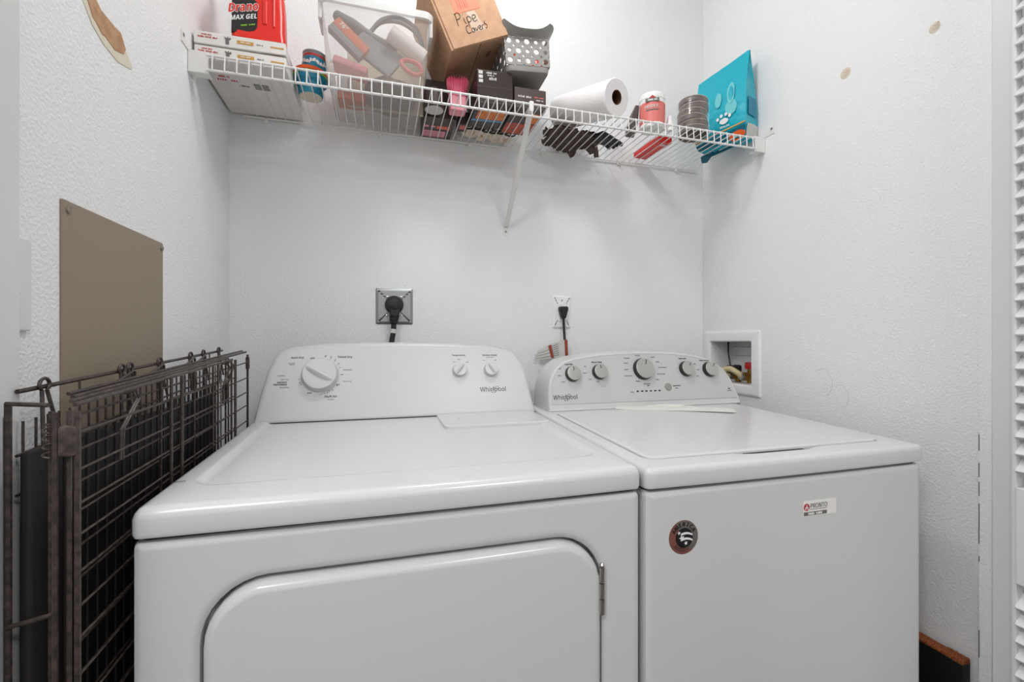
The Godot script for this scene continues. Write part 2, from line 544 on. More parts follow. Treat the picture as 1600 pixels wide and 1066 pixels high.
# ------------------------------------------------------------------ dryer
func lid_shape(hw: float, front: float, back: float, y0: float, y1: float, slope: float) -> Callable:
	return func(p: Vector3) -> Vector3:
		if p.z > back + 0.1: p.z += 0.004 * (1.0 - pow(p.x / hw, 2)) * clampf((p.z - front + 0.12) / 0.12, 0, 1)
		if p.y > y1 - 0.02: p.y += slope * clampf((front - p.z) / (front - back), 0, 1) * clampf((p.y - y1 + 0.02) / 0.012, 0, 1)
		return p
func knob(par: Node, n: String, at: Vector3, tilt: float, turn: float, r: float, h: float, ms: Material, mf: Material, ridge: bool) -> void:
	var o := Node3D.new()
	var b := B.new()
	var tr := Transform3D(rot(90 - tilt, 0, 0), at)
	lathe(b, [Vector2(r * 1.08, 0), Vector2(r * 1.06, h * 0.35), Vector2(r, h * 0.8), Vector2(r * 0.97, h * 0.9)], 32, tr)
	var k := add(par, n, b, ms)
	b = B.new()
	lathe(b, [Vector2(r * 0.985, h * 0.88), Vector2(r * 0.985, h * 0.96), Vector2(r * 0.93, h), Vector2(r * 0.5, h * 1.01)], 32, tr)
	add(k, "knob_face", b, mf)
	b = B.new()
	var face := Transform3D(rot(-tilt, 0, 0) * rot(0, 0, turn), at + rot(-tilt, 0, 0) * Vector3(0, 0, h))
	if ridge:
		var rings := []
		for i in 9:
			var u := -1.0 + i * 0.25
			var ww := r * (0.05 + 0.16 * sqrt(maxf(0.0, 1 - u * u)))
			var hh := h * 0.42 * sqrt(maxf(0.02, 1 - u * u))
			var rg := PackedVector3Array()
			for p in [Vector2(-1.4, -0.2), Vector2(1.4, -0.2), Vector2(0.75, 0.7), Vector2(0, 1), Vector2(-0.75, 0.7)]:
				rg.append(face * Vector3(u * r * 0.9, -p.x * ww, p.y * hh))
			rings.append(rg)
		b.loft(rings)
		add(k, "grip", b, mf)
	else:
		rbox(b, Vector3(0, r * 0.62, 0.0003), Vector3(r * 0.09, r * 0.5, 0.0012), 0.0003, face)
		add(k, "pointer", b, M.print_gray)
	o.free()
func feet(par: Node, x: float) -> void:
	var b := B.new()
	lathe(b, [Vector2(0.022, 0), Vector2(0.022, 0.01), Vector2(0.012, 0.014), Vector2(0.012, 0.032)], 12)
	var m := b.mesh()
	for s in [-1, 1]:
		for z in [-0.28, 0.29]: add(par, "foot", m, M.rubber, Vector3(x * s, 0, z))
func brand(par: Node, at: Vector3, tilt: float, w: float) -> void:
	var tr := Transform3D(rot(-tilt, 0, 0), at)
	var t := txt(par, "brand_lettering", "Whirlpool", w * 0.215, M.print_gray, tr)
	var b := B.new()
	var pts := []
	for i in 25:
		var g := deg_to_rad(-40 + 300.0 * i / 24)
		pts.append(tr * (Vector3(w * 0.10, -w * 0.01, 0.0006) + Vector3(cos(g) * w * 0.17 + sin(g) * w * 0.03, sin(g) * w * 0.13 + cos(g) * w * 0.10, 0)))
	tube(b, pts, w * 0.007, 5)
	add(par, "brand_swoosh", b, M.print_gray)
func dryer() -> void:
	var R := Vector3(0.4905, 0, 0.48)
	var o := thing("dryer", "white front-loading dryer beside the folded wire crate", "dryer", R)
	var hw := 0.3685
	var b := B.new()
	var fz := 0.355
	var op := rrect(0.002, 0.515, 0.2955, 0.278, 0.085, 8)            # door opening
	var outer := rrect(0, 0.4435, hw, 0.4135, 0.010, 8)
	b.loft([ring(outer, -0.34), ring(outer, fz - 0.010), ring(inset(outer, 0.003), fz - 0.003), ring(inset(outer, 0.0095), fz), ring(rrect(0, 0.4435, hw - 0.014, 0.4135 - 0.014, 0.004, 8), fz), ring(inset(op, -0.016), fz), ring(inset(op, -0.010), fz), ring(inset(op, -0.004), fz - 0.0015), ring(op, fz - 0.006), ring(op, fz - 0.035)])
	add(o, "body", b, M.enamel)
	feet(o, 0.31)
	b = B.new()
	var dp := inset(op, 0.0055)
	b.loft([ring(dp, fz - 0.034), ring(dp, fz - 0.004), ring(inset(dp, 0.002), fz + 0.003), ring(inset(dp, 0.007), fz + 0.008), ring(inset(dp, 0.014), fz + 0.010)])
	var door := add(o, "door", b, M.enamel)
	b = B.new()
	var hx := 0.2945
	for i in 3: lathe(b, [Vector2(0.0052, 0), Vector2(0.0052, 0.025)], 10, Transform3D(Basis.IDENTITY, Vector3(hx, 0.6585 + i * 0.0265, fz + 0.002)))
	lathe(b, [Vector2(0.003, 0), Vector2(0.0042, 0.003), Vector2(0.002, 0.006)], 10, Transform3D(Basis.IDENTITY, Vector3(hx, 0.7375, fz + 0.002)))
	add(o, "hinge", b, M.chrome, Vector3.ZERO, "chrome barrel hinge")
	b = B.new()                                                        # dark gap under the lid
	b.loft([flat(rrect(0, -0.01, hw - 0.006, 0.338, 0.01), 0.850), flat(rrect(0, -0.01, hw - 0.006, 0.338, 0.01), 0.866)])
	add(o, "seam", b, M.seam)
	# lid: front face, rounded shoulder, shallow dished top
	b = B.new()
	b.xf = lid_shape(hw, 0.357, -0.30, 0.861, 0.900, 0.017)
	var lp := rrect(0, 0.0, hw, 0.3605, 0.012, 5, 12)
	var tp := rrect(0, 0.01, hw - 0.046, 0.285, 0.03, 5, 12)
	b.loft([flat(inset(lp, 0.008), 0.860), flat(inset(lp, 0.002), 0.862), flat(lp, 0.867), flat(lp, 0.886), flat(inset(lp, 0.0025), 0.893), flat(inset(lp, 0.007), 0.8985), flat(inset(lp, 0.014), 0.901), flat(inset(tp, -0.012), 0.902), flat(inset(tp, -0.006), 0.9012), flat(tp, 0.8975), flat(inset(tp, 0.010), 0.8965)])
	var lid := add(o, "lid", b, M.enamel)
	b = B.new()                                                        # lint screen cover
	b.xf = b.xf
	var lintp := rrect(0.218, 0.115, 0.133, 0.095, 0.02, 5)
	b.loft([flat(lintp, 0.906), flat(lintp, 0.9135), flat(inset(lintp, 0.003), 0.9155), flat(inset(lintp, 0.012), 0.9158)])
	rbox(b, Vector3(0.115, 0.9162, -0.13), Vector3(0.004, 0.002, 0.045), 0.001, Transform3D(rot(0, -8, 0), Vector3(0, 0, 0)))
	add(o, "lint_cover", b, M.enamel)
	# console: profile leans back
	var tl := 0.36
	var lean := func(p: Vector3) -> Vector3: return Vector3(p.x, p.y, p.z + 0.286 - 0.48 - tl * (p.y - 0.915) * (1.0 if p.z > -0.06 else 0.15)) if true else p
	var raw := V2([0.8590, 0.9085, 0.8470, 0.985, 0.8421, 1.0263, 0.832, 1.053, 0.8141, 1.077, 0.802, 1.0845, 0.7858, 1.0903, 0.7285, 1.1018, 0.62, 1.1085, 0.4906, 1.1114, 0.38, 1.1102, 0.3064, 1.1081, 0.2278, 1.1015, 0.202, 1.0965, 0.1826, 1.0890, 0.170, 1.077, 0.1536, 1.0386, 0.142, 0.985, 0.1290, 0.9085])
	var cp := PackedVector2Array()
	for v in raw: cp.append(v - Vector2(R.x, 0))
	b = B.new()
	b.xf = lean
	b.loft([ring(cp, -0.115), ring(cp, -0.010), ring(inset(cp, 0.002), -0.004), ring(inset(cp, 0.006), -0.001), ring(inset(cp, 0.012), 0.0)])
	var con := add(o, "console", b, M.plastic)
	b = B.new()
	b.xf = lean
	var strip := rrect(0.0040, 0.9118, 0.362, 0.0009, 0.0005, 1)
	b.loft([ring(strip, -0.02), ring(strip, 0.0006)])
	add(con, "seam", b, M.seam)
	var td := rad_to_deg(atan(tl))
	var on := func(x: float, y: float, lift := 0.0) -> Vector3: return Vector3(x - R.x, y, 0.286 - 0.48 - tl * (y - 0.915)) + Vector3(0, sin(deg_to_rad(td)), cos(deg_to_rad(td))) * lift
	var bez := B.new()
	lathe(bez, [Vector2(0.0475, 0), Vector2(0.047, 0.0016), Vector2(0.043, 0.002)], 40, Transform3D(rot(90 - td, 0, 0), on.call(0.2785, 1.0262)))
	add(con, "dial_ring", bez, M.panel_gray)
	knob(con, "dial", on.call(0.2785, 1.0262), td, -30, 0.0415, 0.020, M.plastic, M.plastic, true)
	for a in [[0.6445, 1.0325, 52.0], [0.7352, 1.0318, -58.0]]: knob(con, "knob", on.call(a[0], a[1]), td, a[2], 0.0190, 0.016, M.plastic, M.plastic, true)
	brand(con, on.call(0.738, 0.9775, 0.0002), td, 0.058)
	for a in [["Auto Dry", 0.2215, 1.0715, 0.0052, 1], ["Timed Dry", 0.338, 1.0722, 0.0054, 1], ["Fluff Air", 0.306, 0.9715, 0.0056, 1], ["No Heat", 0.306, 0.9645, 0.003, 0], ["Temperature", 0.6445, 1.0742, 0.0044, 1], ["Wrinkle Shield", 0.736, 1.0735, 0.0044, 1], ["Normal", 0.2085, 1.0575, 0.0034, 0], ["Heavy", 0.2095, 1.0535, 0.0034, 0], ["OFF", 0.258, 1.0695, 0.0042, 1], ["OFF", 0.2545, 0.9815, 0.0042, 1], ["OFF", 0.322, 1.0008, 0.004, 1],
			["Cottons", 0.186, 1.0265, 0.0036, 0], ["Less Dry", 0.195, 1.0165, 0.0034, 0], ["ENERGY", 0.189, 1.0095, 0.0042, 1], ["PREFERRED", 0.185, 1.0040, 0.0042, 1], ["More Dry", 0.196, 0.9970, 0.0038, 0], ["Delicates", 0.345, 1.0385, 0.0040, 0], ["Touch Up", 0.345, 1.0085, 0.0036, 0], ["80", 0.2905, 1.0755, 0.0032, 0], ["70", 0.3035, 1.0725, 0.0032, 0], ["60", 0.3145, 1.0655, 0.0032, 0], ["50", 0.3235, 1.0555, 0.0032, 0], ["40", 0.333, 1.026, 0.0032, 0],
			["30", 0.301, 0.9855, 0.0032, 0], ["20", 0.290, 0.9800, 0.0032, 0], ["10", 0.278, 0.9765, 0.0032, 0], ["Med", 0.6445, 1.0625, 0.0030, 0], ["Low", 0.630, 1.0560, 0.0030, 0], ["High", 0.668, 1.0545, 0.0030, 0], ["On", 0.717, 1.0590, 0.0030, 0], ["Off", 0.752, 1.0590, 0.0030, 0], ["Drying Option", 0.736, 1.0675, 0.0026, 0]]:
		txt(con, "print", a[0], a[3], M.print_gray if a[4] else M.print_pale, Transform3D(rot(-td, 0, 0), on.call(a[1], a[2], 0.0002)), a[4] == 1)
	b = B.new()
	for g in [78, 62, 48, 34, 22, 0, 192, 202, 208, 276, 292, 308, 325]:
		var c: Vector3 = on.call(0.2785, 1.0262, 0.0004)
		rbox(b, Vector3(0.0515, 0, 0), Vector3(0.0035, 0.0014, 0.0006), 0.0002, Transform3D(rot(-td, 0, 0) * rot(0, 0, g), c), 1)
	add(con, "tick_mark", b, M.print_gray)
	# scuffs and specks of dirt on the lid
	b = B.new()
	for i in 5: rbox(b, Vector3(-0.356 + i * 0.0032, 0.9055 + 0.0004, 0.262 - i * 0.0008), Vector3(0.004, 0.0006, 0.0014), 0.0002, Transform3D.IDENTITY, 1)
	add(lid, "scuff", b, M.print_gray)

# ------------------------------------------------------------------ washer
func washer() -> void:
	var o := thing("washer", "white top-loading washer with five dark knobs on its console", "washer", Vector3(1.2005, 0, 0.48), rot(0, 0.3, 0))
	var hw := 0.336
	var fz := 0.357
	var b := B.new()
	var outer := rrect(0, 0.4425, hw, 0.4125, 0.010, 5)
	b.loft([ring(outer, -0.34), ring(outer, fz - 0.010), ring(inset(outer, 0.003), fz - 0.003), ring(inset(outer, 0.0095), fz), ring(rrect(0, 0.4425, hw - 0.014, 0.4125 - 0.014, 0.004, 5), fz)])
	add(o, "body", b, M.enamel)
	feet(o, 0.29)
	b = B.new()
	b.loft([flat(rrect(0, -0.01, hw - 0.006, 0.338, 0.01), 0.850), flat(rrect(0, -0.01, hw - 0.006, 0.338, 0.01), 0.864)])
	add(o, "seam", b, M.seam)
	var slope := lid_shape(hw, 0.36, -0.30, 0.859, 0.895, 0.024)
	b = B.new()
	b.xf = slope
	var lp := rrect(0, 0.0, hw + 0.001, 0.362, 0.012, 5, 24)
	var hole := rrect(-0.010, -0.085, 0.294, 0.228, 0.024, 5, 24)      # opening of the lid, its front at z = .313
	var notch := func(p: PackedVector2Array, d: float) -> PackedVector2Array:
		var r := PackedVector2Array()
		for v in p:
			if v.y < -0.29: v.y -= d * smoothstep(-0.125, -0.085, v.x) * (1.0 - smoothstep(0.055, 0.095, v.x))
			r.append(v)
		return r
	b.loft([flat(inset(lp, 0.008), 0.858), flat(inset(lp, 0.002), 0.860), flat(lp, 0.865), flat(lp, 0.883), flat(inset(lp, 0.002), 0.8895), flat(inset(lp, 0.006), 0.8935), flat(inset(lp, 0.012), 0.895), flat(notch.call(inset(hole, -0.006), 0.013), 0.8962), flat(notch.call(inset(hole, -0.002), 0.011), 0.8955), flat(notch.call(hole, 0.010), 0.893), flat(notch.call(hole, 0.010), 0.880)])
	add(o, "deck", b, M.enamel)
	b = B.new()
	b.xf = slope
	var ld := inset(hole, 0.0028)
	b.loft([flat(ld, 0.882), flat(ld, 0.894), flat(inset(ld, 0.001), 0.8965), flat(inset(ld, 0.004), 0.8980), flat(inset(ld, 0.012), 0.8985)])
	var lid := add(o, "lid", b, M.enamel)
	b = B.new()
	b.xf = slope
	b.loft([flat(rrect(-0.015, -0.3155, 0.075, 0.0070, 0.003), 0.884), flat(rrect(-0.015, -0.3155, 0.075, 0.0070, 0.003), 0.8925)])
	add(lid, "finger_grip", b, M.seam)
	# console
	var tl := 0.30
	var z0 := 0.325 - 0.48
	var lean := func(p: Vector3) -> Vector3: return Vector3(p.x, p.y, p.z + z0 - tl * (p.y - 0.912) * (1.0 if p.z > -0.05 else 0.1))
	var cp := V2([0.345, 0.912, 0.3443, 0.935, 0.3343, 0.9694, 0.3265, 0.993, 0.3155, 1.0126, 0.300, 1.031, 0.2806, 1.0450, 0.254, 1.0575, 0.2233, 1.0665, 0.178, 1.0745, 0.1293, 1.0795, 0.07, 1.0822, 0.0128, 1.0831, -0.045, 1.0822, -0.0993, 1.0800, -0.145, 1.0763, -0.1861, 1.0712, -0.220, 1.0655, -0.2497, 1.0575, -0.272, 1.0445, -0.2902, 1.0257, -0.3015, 1.005, -0.308, 0.985, -0.3125, 0.95, -0.3154, 0.912])
	b = B.new()
	b.xf = lean
	b.loft([ring(cp, -0.135), ring(cp, -0.008), ring(inset(cp, 0.0025), -0.0025), ring(inset(cp, 0.0055), 0.0), ring(inset(cp, 0.0085), -0.0005), ring(inset(cp, 0.0095), -0.002)])
	var con := add(o, "console", b, M.plastic)
	var fp := PackedVector2Array()                       # grey control panel inside the white border, its lower edge above a white sill
	for v in inset(cp, 0.0092): fp.append(Vector2(v.x, maxf(v.y, 0.934)))
	b = B.new()
	b.xf = lean
	prism(b, fp, -0.004, -0.0008, 0.0006)
	add(con, "control_panel", b, M.panel_gray)
	b = B.new()
	b.xf = lean
	var strip := rrect(0.015, 0.909, 0.328, 0.0018, 0.001, 1)
	b.loft([ring(strip, -0.02), ring(strip, 0.0006)])
	add(con, "seam", b, M.seam)
	var td := rad_to_deg(atan(tl))
	var on := func(x: float, y: float, lift := 0.0) -> Vector3: return Vector3(x, y, z0 - tl * (y - 0.912) - 0.0006) + Vector3(0, sin(deg_to_rad(td)), cos(deg_to_rad(td))) * lift
	for a in [[-0.2305, 1.0185, 0.0215, 4.0], [-0.1435, 1.0225, 0.0215, 2.0], [0.006, 1.0285, 0.0315, -14.0], [0.1605, 1.0265, 0.0230, -32.0], [0.2475, 1.0235, 0.0230, -36.0]]:
		knob(con, "knob", on.call(a[0], a[1]), td, a[3], a[2], 0.0165, M.knob_side, M.knob_face, false)
	b = B.new()
	lathe(b, [Vector2(0.0118, 0), Vector2(0.0115, 0.002), Vector2(0.009, 0.003)], 24, Transform3D(rot(90 - td, 0, 0), on.call(0.0844, 0.9735)))
	add(con, "start_button", b, M.gray_plastic)
	for i in 6:
		b = B.new()
		rbox(b, Vector3.ZERO, Vector3(0.0075, 0.0042, 0.0012), 0.0006, Transform3D(rot(-td, 0, 0), on.call(-0.024 + i * 0.0152, 0.9632)))
		add(con, "indicator_light", b, M.black)
	brand(con, on.call(-0.2605, 0.9535, 0.0002), td, 0.058)
	for a in [["Load Size", -0.2385, 1.0465, 0.0042, 1], ["Water Temp", -0.1475, 1.0515, 0.0042, 1], ["Soil Level", 0.155, 1.0592, 0.0042, 1], ["Fabric Softener", 0.2360, 1.0520, 0.0036, 1], ["Normal", -0.0055, 1.0700, 0.0036, 0], ["Delicates", -0.044, 1.0625, 0.0036, 0], ["Casual", -0.050, 1.0475, 0.0036, 0], ["Heavy", -0.052, 1.0285, 0.0036, 0], ["Bulky Items", -0.047, 1.0095, 0.0036, 0], ["Whites", -0.018, 0.9925, 0.0036, 0], ["Quick", 0.047, 1.0645, 0.0036, 0], ["Rinse", 0.062, 1.0500, 0.0036, 0], ["Clean Washer", 0.076, 1.0325, 0.0036, 0], ["Drain & Spin", 0.068, 1.0125, 0.0036, 0], ["Soak", 0.050, 0.9965, 0.0036, 0], ["Cycle Status", 0.012, 0.9845, 0.0032, 0], ["OFF", 0.016, 0.9790, 0.0032, 1], ["Wash", -0.043, 0.9615, 0.0034, 0],
			["Auto", -0.269, 1.0350, 0.0034, 0], ["Deep", -0.272, 1.0150, 0.0034, 0], ["Extra", -0.262, 0.9965, 0.0034, 0], ["Hot", -0.187, 1.0395, 0.0034, 0], ["Warm", -0.190, 1.0205, 0.0034, 0], ["Cool", -0.176, 1.0020, 0.0034, 0], ["Cold", -0.152, 0.9945, 0.0034, 0], ["High", 0.196, 1.0420, 0.0034, 0], ["Med", 0.206, 1.0235, 0.0034, 0], ["Low", 0.200, 1.0040, 0.0034, 0], ["Start/Pause", 0.116, 0.9760, 0.0036, 1], ["Hold", 0.114, 0.9690, 0.0030, 0], ["HE", 0.3095, 0.9620, 0.0048, 1], ["Low Water", 0.3095, 0.9560, 0.0028, 0]]:
		txt(con, "print", a[0], a[3], M.print_gray if a[4] else M.print_pale, Transform3D(rot(-td, 0, 0), on.call(a[1], a[2], 0.0003)), a[4] == 1)
	# stickers on the front
	var st := Vector3(-0.2592, 0.7685, fz)
	b = B.new()
	lathe(b, [Vector2(0.0300, 0), Vector2(0.0298, 0.0006)], 40, Transform3D(rot(90, 0, 0), st))
	var bd := add(o, "round_sticker", b, M.badge_red, Vector3.ZERO, "round dark red and grey sticker with a flag")
	b = B.new()
	prism(b, half_disc(0.0290, 35), 0.0005, 0.0009, 0, Transform3D(Basis.IDENTITY, st))
	add(bd, "grey_half", b, M.badge_gray)
	b = B.new()
	lathe(b, [Vector2(0.0175, 0.0009), Vector2(0.0174, 0.0013)], 36, Transform3D(rot(90, 0, 0), st + Vector3(0.001, -0.001, 0)))
	add(bd, "flag_disc", b, M.navy)
	for k in 2:
		b = B.new()
		var up := PackedVector2Array()
		var dn := PackedVector2Array()
		for i in 8:
			var u := i / 7.0
			var x := -0.007 + u * 0.0235
			var y := 0.0085 - k * 0.0095 + sin(u * 3.0) * 0.0028 - u * 0.003
			up.append(Vector2(x, y)); dn.append(Vector2(x, y - 0.0042 + u * 0.0010))
		up.reverse()
		dn.append_array(up)
		prism(b, dn, 0.0013, 0.0016, 0, Transform3D(Basis.IDENTITY, st + Vector3(0.001, -0.001, 0)))
		add(bd, "stripe", b, M.white)
	for a in [[-0.0045, -0.001, 0.0060], [-0.010, 0.0085, 0.0036], [0.004, -0.0105, 0.0040]]:
		b = B.new()
		prism(b, star(a[2]), 0.0013, 0.0017, 0, Transform3D(rot(0, 0, 15), st + Vector3(a[0], a[1], 0)))
		add(bd, "star", b, M.white)
	for i in 7:
		var g := deg_to_rad(150 - i * 20.0)
		txt(bd, "lettering", "AMERICA"[i], 0.0072, M.label_black, Transform3D(rot(0, 0, 60 - i * 20.0), st + Vector3(cos(g) * 0.0232, sin(g) * 0.0232, 0.0012)), true)
	for j in 3:
		b = B.new()
		var pts := []
		for i in 13:
			var g := deg_to_rad(-145 + i * 9.2)
			pts.append(st + Vector3(cos(g), sin(g), 0) * (0.0198 + j * 0.0026) + Vector3(0, 0, 0.0008))
		tube(b, pts, 0.0005, 4)
		add(bd, "fine_line", b, M.label_black)
	var sc := Vector3(0.0535, 0.789, fz)
	b = B.new()
	rbox(b, sc + Vector3(0, 0, 0.0003), Vector3(0.0840, 0.0305, 0.0006), 0.0002, Transform3D.IDENTITY, 1)
	var sk := add(o, "service_sticker", b, M.white_paper, Vector3.ZERO, "white rectangular repair sticker reading PRONTO")
	b = B.new()
	lathe(b, [Vector2(0.0072, 0), Vector2(0.0071, 0.0009)], 24, Transform3D(rot(90, 0, 0), sc + Vector3(-0.0335, 0.0035, 0)))
	add(sk, "round_logo", b, M.crimson)
	b = B.new()
	for p in [Vector3(-0.0360, 0.0015, 0), Vector3(-0.0310, 0.0015, 0)]: rbox(b, sc + p + Vector3(0, 0, 0.001), Vector3(0.0018, 0.006, 0.0006), 0.0002, Transform3D.IDENTITY, 1)
	rbox(b, sc + Vector3(-0.0335, 0.0050, 0.001), Vector3(0.0016, 0.007, 0.0006), 0.0002, Transform3D.IDENTITY, 1)
	add(sk, "logo_mark", b, M.white)
	txt(sk, "lettering", "PRONTO", 0.0088, M.gray_print, Transform3D(Basis.IDENTITY, sc + Vector3(-0.0030, 0.0050, 0.0009)), false, 0.92)
	b = B.new()
	rbox(b, sc + Vector3(-0.004, -0.0015, 0.0007), Vector3(0.044, 0.0010, 0.0004), 0.0001, Transform3D.IDENTITY, 1)
	add(sk, "fine_line", b, M.gray_print)
	b = B.new()
	rbox(b, sc + Vector3(-0.0115, -0.0095, 0.0007), Vector3(0.058, 0.0070, 0.0004), 0.0001, Transform3D.IDENTITY, 1)
	add(sk, "phone_band", b, M.badge_gray)
	unread(sk, "print", 12, 0.0052, M.white, Transform3D(Basis.IDENTITY, sc + Vector3(-0.0115, -0.0095, 0.0012)))
	# white folded plastic sleeve lying on the lid
	var p := thing("plastic_sleeve", "long white folded plastic sleeve lying on the washer lid", "sleeve", Vector3(1.245, 0.9145, 0.385), rot(1.6, -24.0, 0))
	b = B.new()
	var rings := []
	for i in 15:
		var u := i / 14.0
		var w := 0.013 + 0.007 * sin(u * 2.6) + 0.006 * u
		var hh := 0.003 + 0.004 * absf(sin(u * 5.2 + 0.5)) + (0.004 if u > 0.3 and u < 0.7 else 0.0)
		var x := -0.165 + u * 0.33
		var zz := 0.006 * sin(u * 7.0)
		rings.append(PackedVector3Array([Vector3(x, 0.001, zz + w), Vector3(x, 0.0015, zz - w), Vector3(x, hh, zz - w * 0.9), Vector3(x, hh * 1.3, zz - w * 0.2), Vector3(x, hh * 0.8, zz + w * 0.6), Vector3(x, 0.0035, zz + w * 1.02)]))
	for k in rings.size(): rings[k].reverse()
	b.loft(rings)
	add(p, "sleeve", b, M.sleeve)
	b = B.new()
	rings = []
	for i in 8:
		var u := i / 7.0
		var x := -0.09 + u * 0.17
		var hh := 0.004 + 0.009 * sin(u * PI)
		rings.append(PackedVector3Array([Vector3(x, 0.003, -0.012), Vector3(x, hh, -0.020), Vector3(x, hh + 0.001, -0.018), Vector3(x, 0.006, -0.006)]))
	b.loft(rings)
	add(p, "raised_fold", b, M.sleeve)
func half_disc(r: float, deg: float) -> PackedVector2Array:
	var o := PackedVector2Array()
	for i in 21:
		var g := deg_to_rad(deg - 90 + 180.0 * i / 20)
		o.append(Vector2(cos(g), sin(g)) * r)
	return o
func star(r: float) -> PackedVector2Array:
	var o := PackedVector2Array()
	for i in 10:
		var g := PI / 2 + TAU * i / 10
		o.append(Vector2(cos(g), sin(g)) * (r if i % 2 == 0 else r * 0.42))
	return o

# ------------------------------------------------------------------ folded wire crate
func crate() -> void:
	var o := thing("folded_crate", "brown folded wire dog crate standing between left wall and dryer", "crate", Vector3(0.07, 0, 0.5))
	var rod := func(n: String, a: Vector3, c: Vector3, r: float) -> void:
		var b := B.new()
		tube(b, [a - Vector3(0.07, 0, 0.5), c - Vector3(0.07, 0, 0.5)], r, 6)
		add(o, n, b, M.crate)
	var bent := func(n: String, pts: Array, r: float) -> void:
		var q := []
		for p in pts: q.append(p - Vector3(0.07, 0, 0.5))
		var b := B.new()
		tube(b, q, r, 6)
		add(o, n, b, M.crate)
	# back panel against the wall: top rail, post, upright wires
	rod.call("rail", Vector3(0.030, 1.057, 0.872), Vector3(0.030, 1.090, 0.165), 0.0029)
	rod.call("rail", Vector3(0.030, 0.03, 0.872), Vector3(0.030, 0.03, 0.165), 0.0028)
	rod.call("post", Vector3(0.034, 0.0, 0.892), Vector3(0.034, 1.046, 0.892), 0.0032)
	rod.call("post", Vector3(0.0275, 0.0, 0.884), Vector3(0.0275, 1.030, 0.884), 0.0024)
	for i in 34:
		var z := 0.865 - i * 0.0208
		rod.call("wire", Vector3(0.031, 0.03, z), Vector3(0.031, 1.057 + (0.872 - z) * 0.046 - (0.0 if i % 6 == 5 else 0.035), z), 0.0014)
	rod.call("wire", Vector3(0.034, 0.985, 0.88), Vector3(0.034, 1.03, 0.17), 0.0018)
	rod.call("wire", Vector3(0.034, 0.94, 0.88), Vector3(0.034, 0.985, 0.17), 0.0018)
	# hook loops over the rail
	for z in [0.835, 0.66, 0.635, 0.53, 0.385, 0.31, 0.205]:
		var y: float = 1.057 + (0.872 - z) * 0.046
		var pts := []
		for i in 13:
			var g := deg_to_rad(-60 + 300.0 * i / 12)
			pts.append(Vector3(0.034, y + 0.003 + 0.0078 * sin(g), z + 0.0088 * cos(g)))
		pts.push_front(Vector3(0.040, y - 0.075, z + 0.012))
		pts.append(Vector3(0.040, y - 0.060, z - 0.016))
		bent.call("hook", pts, 0.0021)
	# tray folded in between
	var b := B.new()
	rbox(b, Vector3(0.0445 - 0.07, 0.505, 0.59 - 0.5), Vector3(0.012, 0.97, 0.59), 0.004)
	add(o, "tray", b, M.tray, Vector3.ZERO, "dark plastic tray")
	for i in 26:
		var z := 0.860 - i * 0.0215
		var bb := B.new()
		tube(bb, [Vector3(-0.002, 0.04, z - 0.5), Vector3(-0.002, 0.998 + (0.86 - z) * 0.04, z - 0.5)], 0.0019, 6)
		add(o, "bar", bb, M.crate_dark)
	rod.call("bar", Vector3(0.068, 0.998, 0.865), Vector3(0.068, 1.022, 0.30), 0.0022)
	# middle and front panels
	for k in 2:
		var x: float = [0.079, 0.101][k]
		var y0: float = [1.047, 1.044][k]
		var dy := 0.05
		var zn: float = [0.868, 0.905][k]
		var zf: float = [0.14, 0.34][k]
		var top := func(z: float) -> float: return y0 + (0.905 - z) * dy
		rod.call("rail", Vector3(x, top.call(zn), zn), Vector3(x, top.call(zf), zf), 0.0026)
		rod.call("rail", Vector3(x - 0.009, top.call(zn) + 0.003, zn - 0.01), Vector3(x - 0.009, top.call(zf) + 0.003, zf), 0.0024)
		for i in 26:
			var y := -0.030 - i * 0.0385 + (0.002 if i % 3 == 0 else -0.0015) - 0.009 * k
			rod.call("wire", Vector3(x + 0.003, top.call(zn) + y + 0.006, zn), Vector3(x + 0.003, top.call(zf) + y - 0.006 * k, zf), 0.00155)
	for a in [[0.104, 0.675, 0.0024, 0.06], [0.106, 0.640, 0.0026, 0.06], [0.082, 0.655, 0.0018, 0.06], [0.082, 0.515, 0.0018, 0.06], [0.106, 0.490, 0.0018, 0.06], [0.106, 0.462, 0.0022, 0.06], [0.082, 0.330, 0.0020, 0.06], [0.106, 0.345, 0.0028, 0.06], [0.100, 0.352, 0.0022, 0.06], [0.082, 0.31, 0.0018, 0.5]]:
		var yt: float = 1.044 + (0.905 - a[1]) * 0.05
		rod.call("upright", Vector3(a[0] + 0.003, a[3], a[1]), Vector3(a[0] + 0.003, yt, a[1]), a[2])
	# bundled corner posts at the near end, with sleeve and short ties
	for a in [[0.073, 0.893, 0.0026], [0.083, 0.905, 0.0028], [0.091, 0.896, 0.0024], [0.104, 0.906, 0.0030]]:
		rod.call("post", Vector3(a[0], 0.0, a[1]), Vector3(a[0], 1.036, a[1]), a[2])
	b = B.new()
	rbox(b, Vector3(0.0965 - 0.07, 1.004, 0.906 - 0.5), Vector3(0.018, 0.034, 0.010), 0.003)
	add(o, "hinge_sleeve", b, M.crate)
	for a in [[0.034, 1.046, 0.076, 1.044], [0.034, 0.80, 0.080, 0.812], [0.040, 0.62, 0.080, 0.68]]:
		rod.call("tie_rod", Vector3(a[0], a[1], 0.895), Vector3(a[2], a[3], 0.903), 0.0026)
	b = B.new()
	var coil := []
	for i in 31: coil.append(Vector3(0.076 + 0.005 * cos(i * 0.9), 0.985 + i * 0.0013, 0.903 + 0.005 * sin(i * 0.9)) - Vector3(0.07, 0, 0.5))
	tube(b, coil, 0.0012, 5)
	add(o, "spring", b, M.crate)
	# far end post with sleeve
	rod.call("post", Vector3(0.082, 0.0, 0.135), Vector3(0.082, 1.078, 0.135), 0.0028)
	b = B.new()
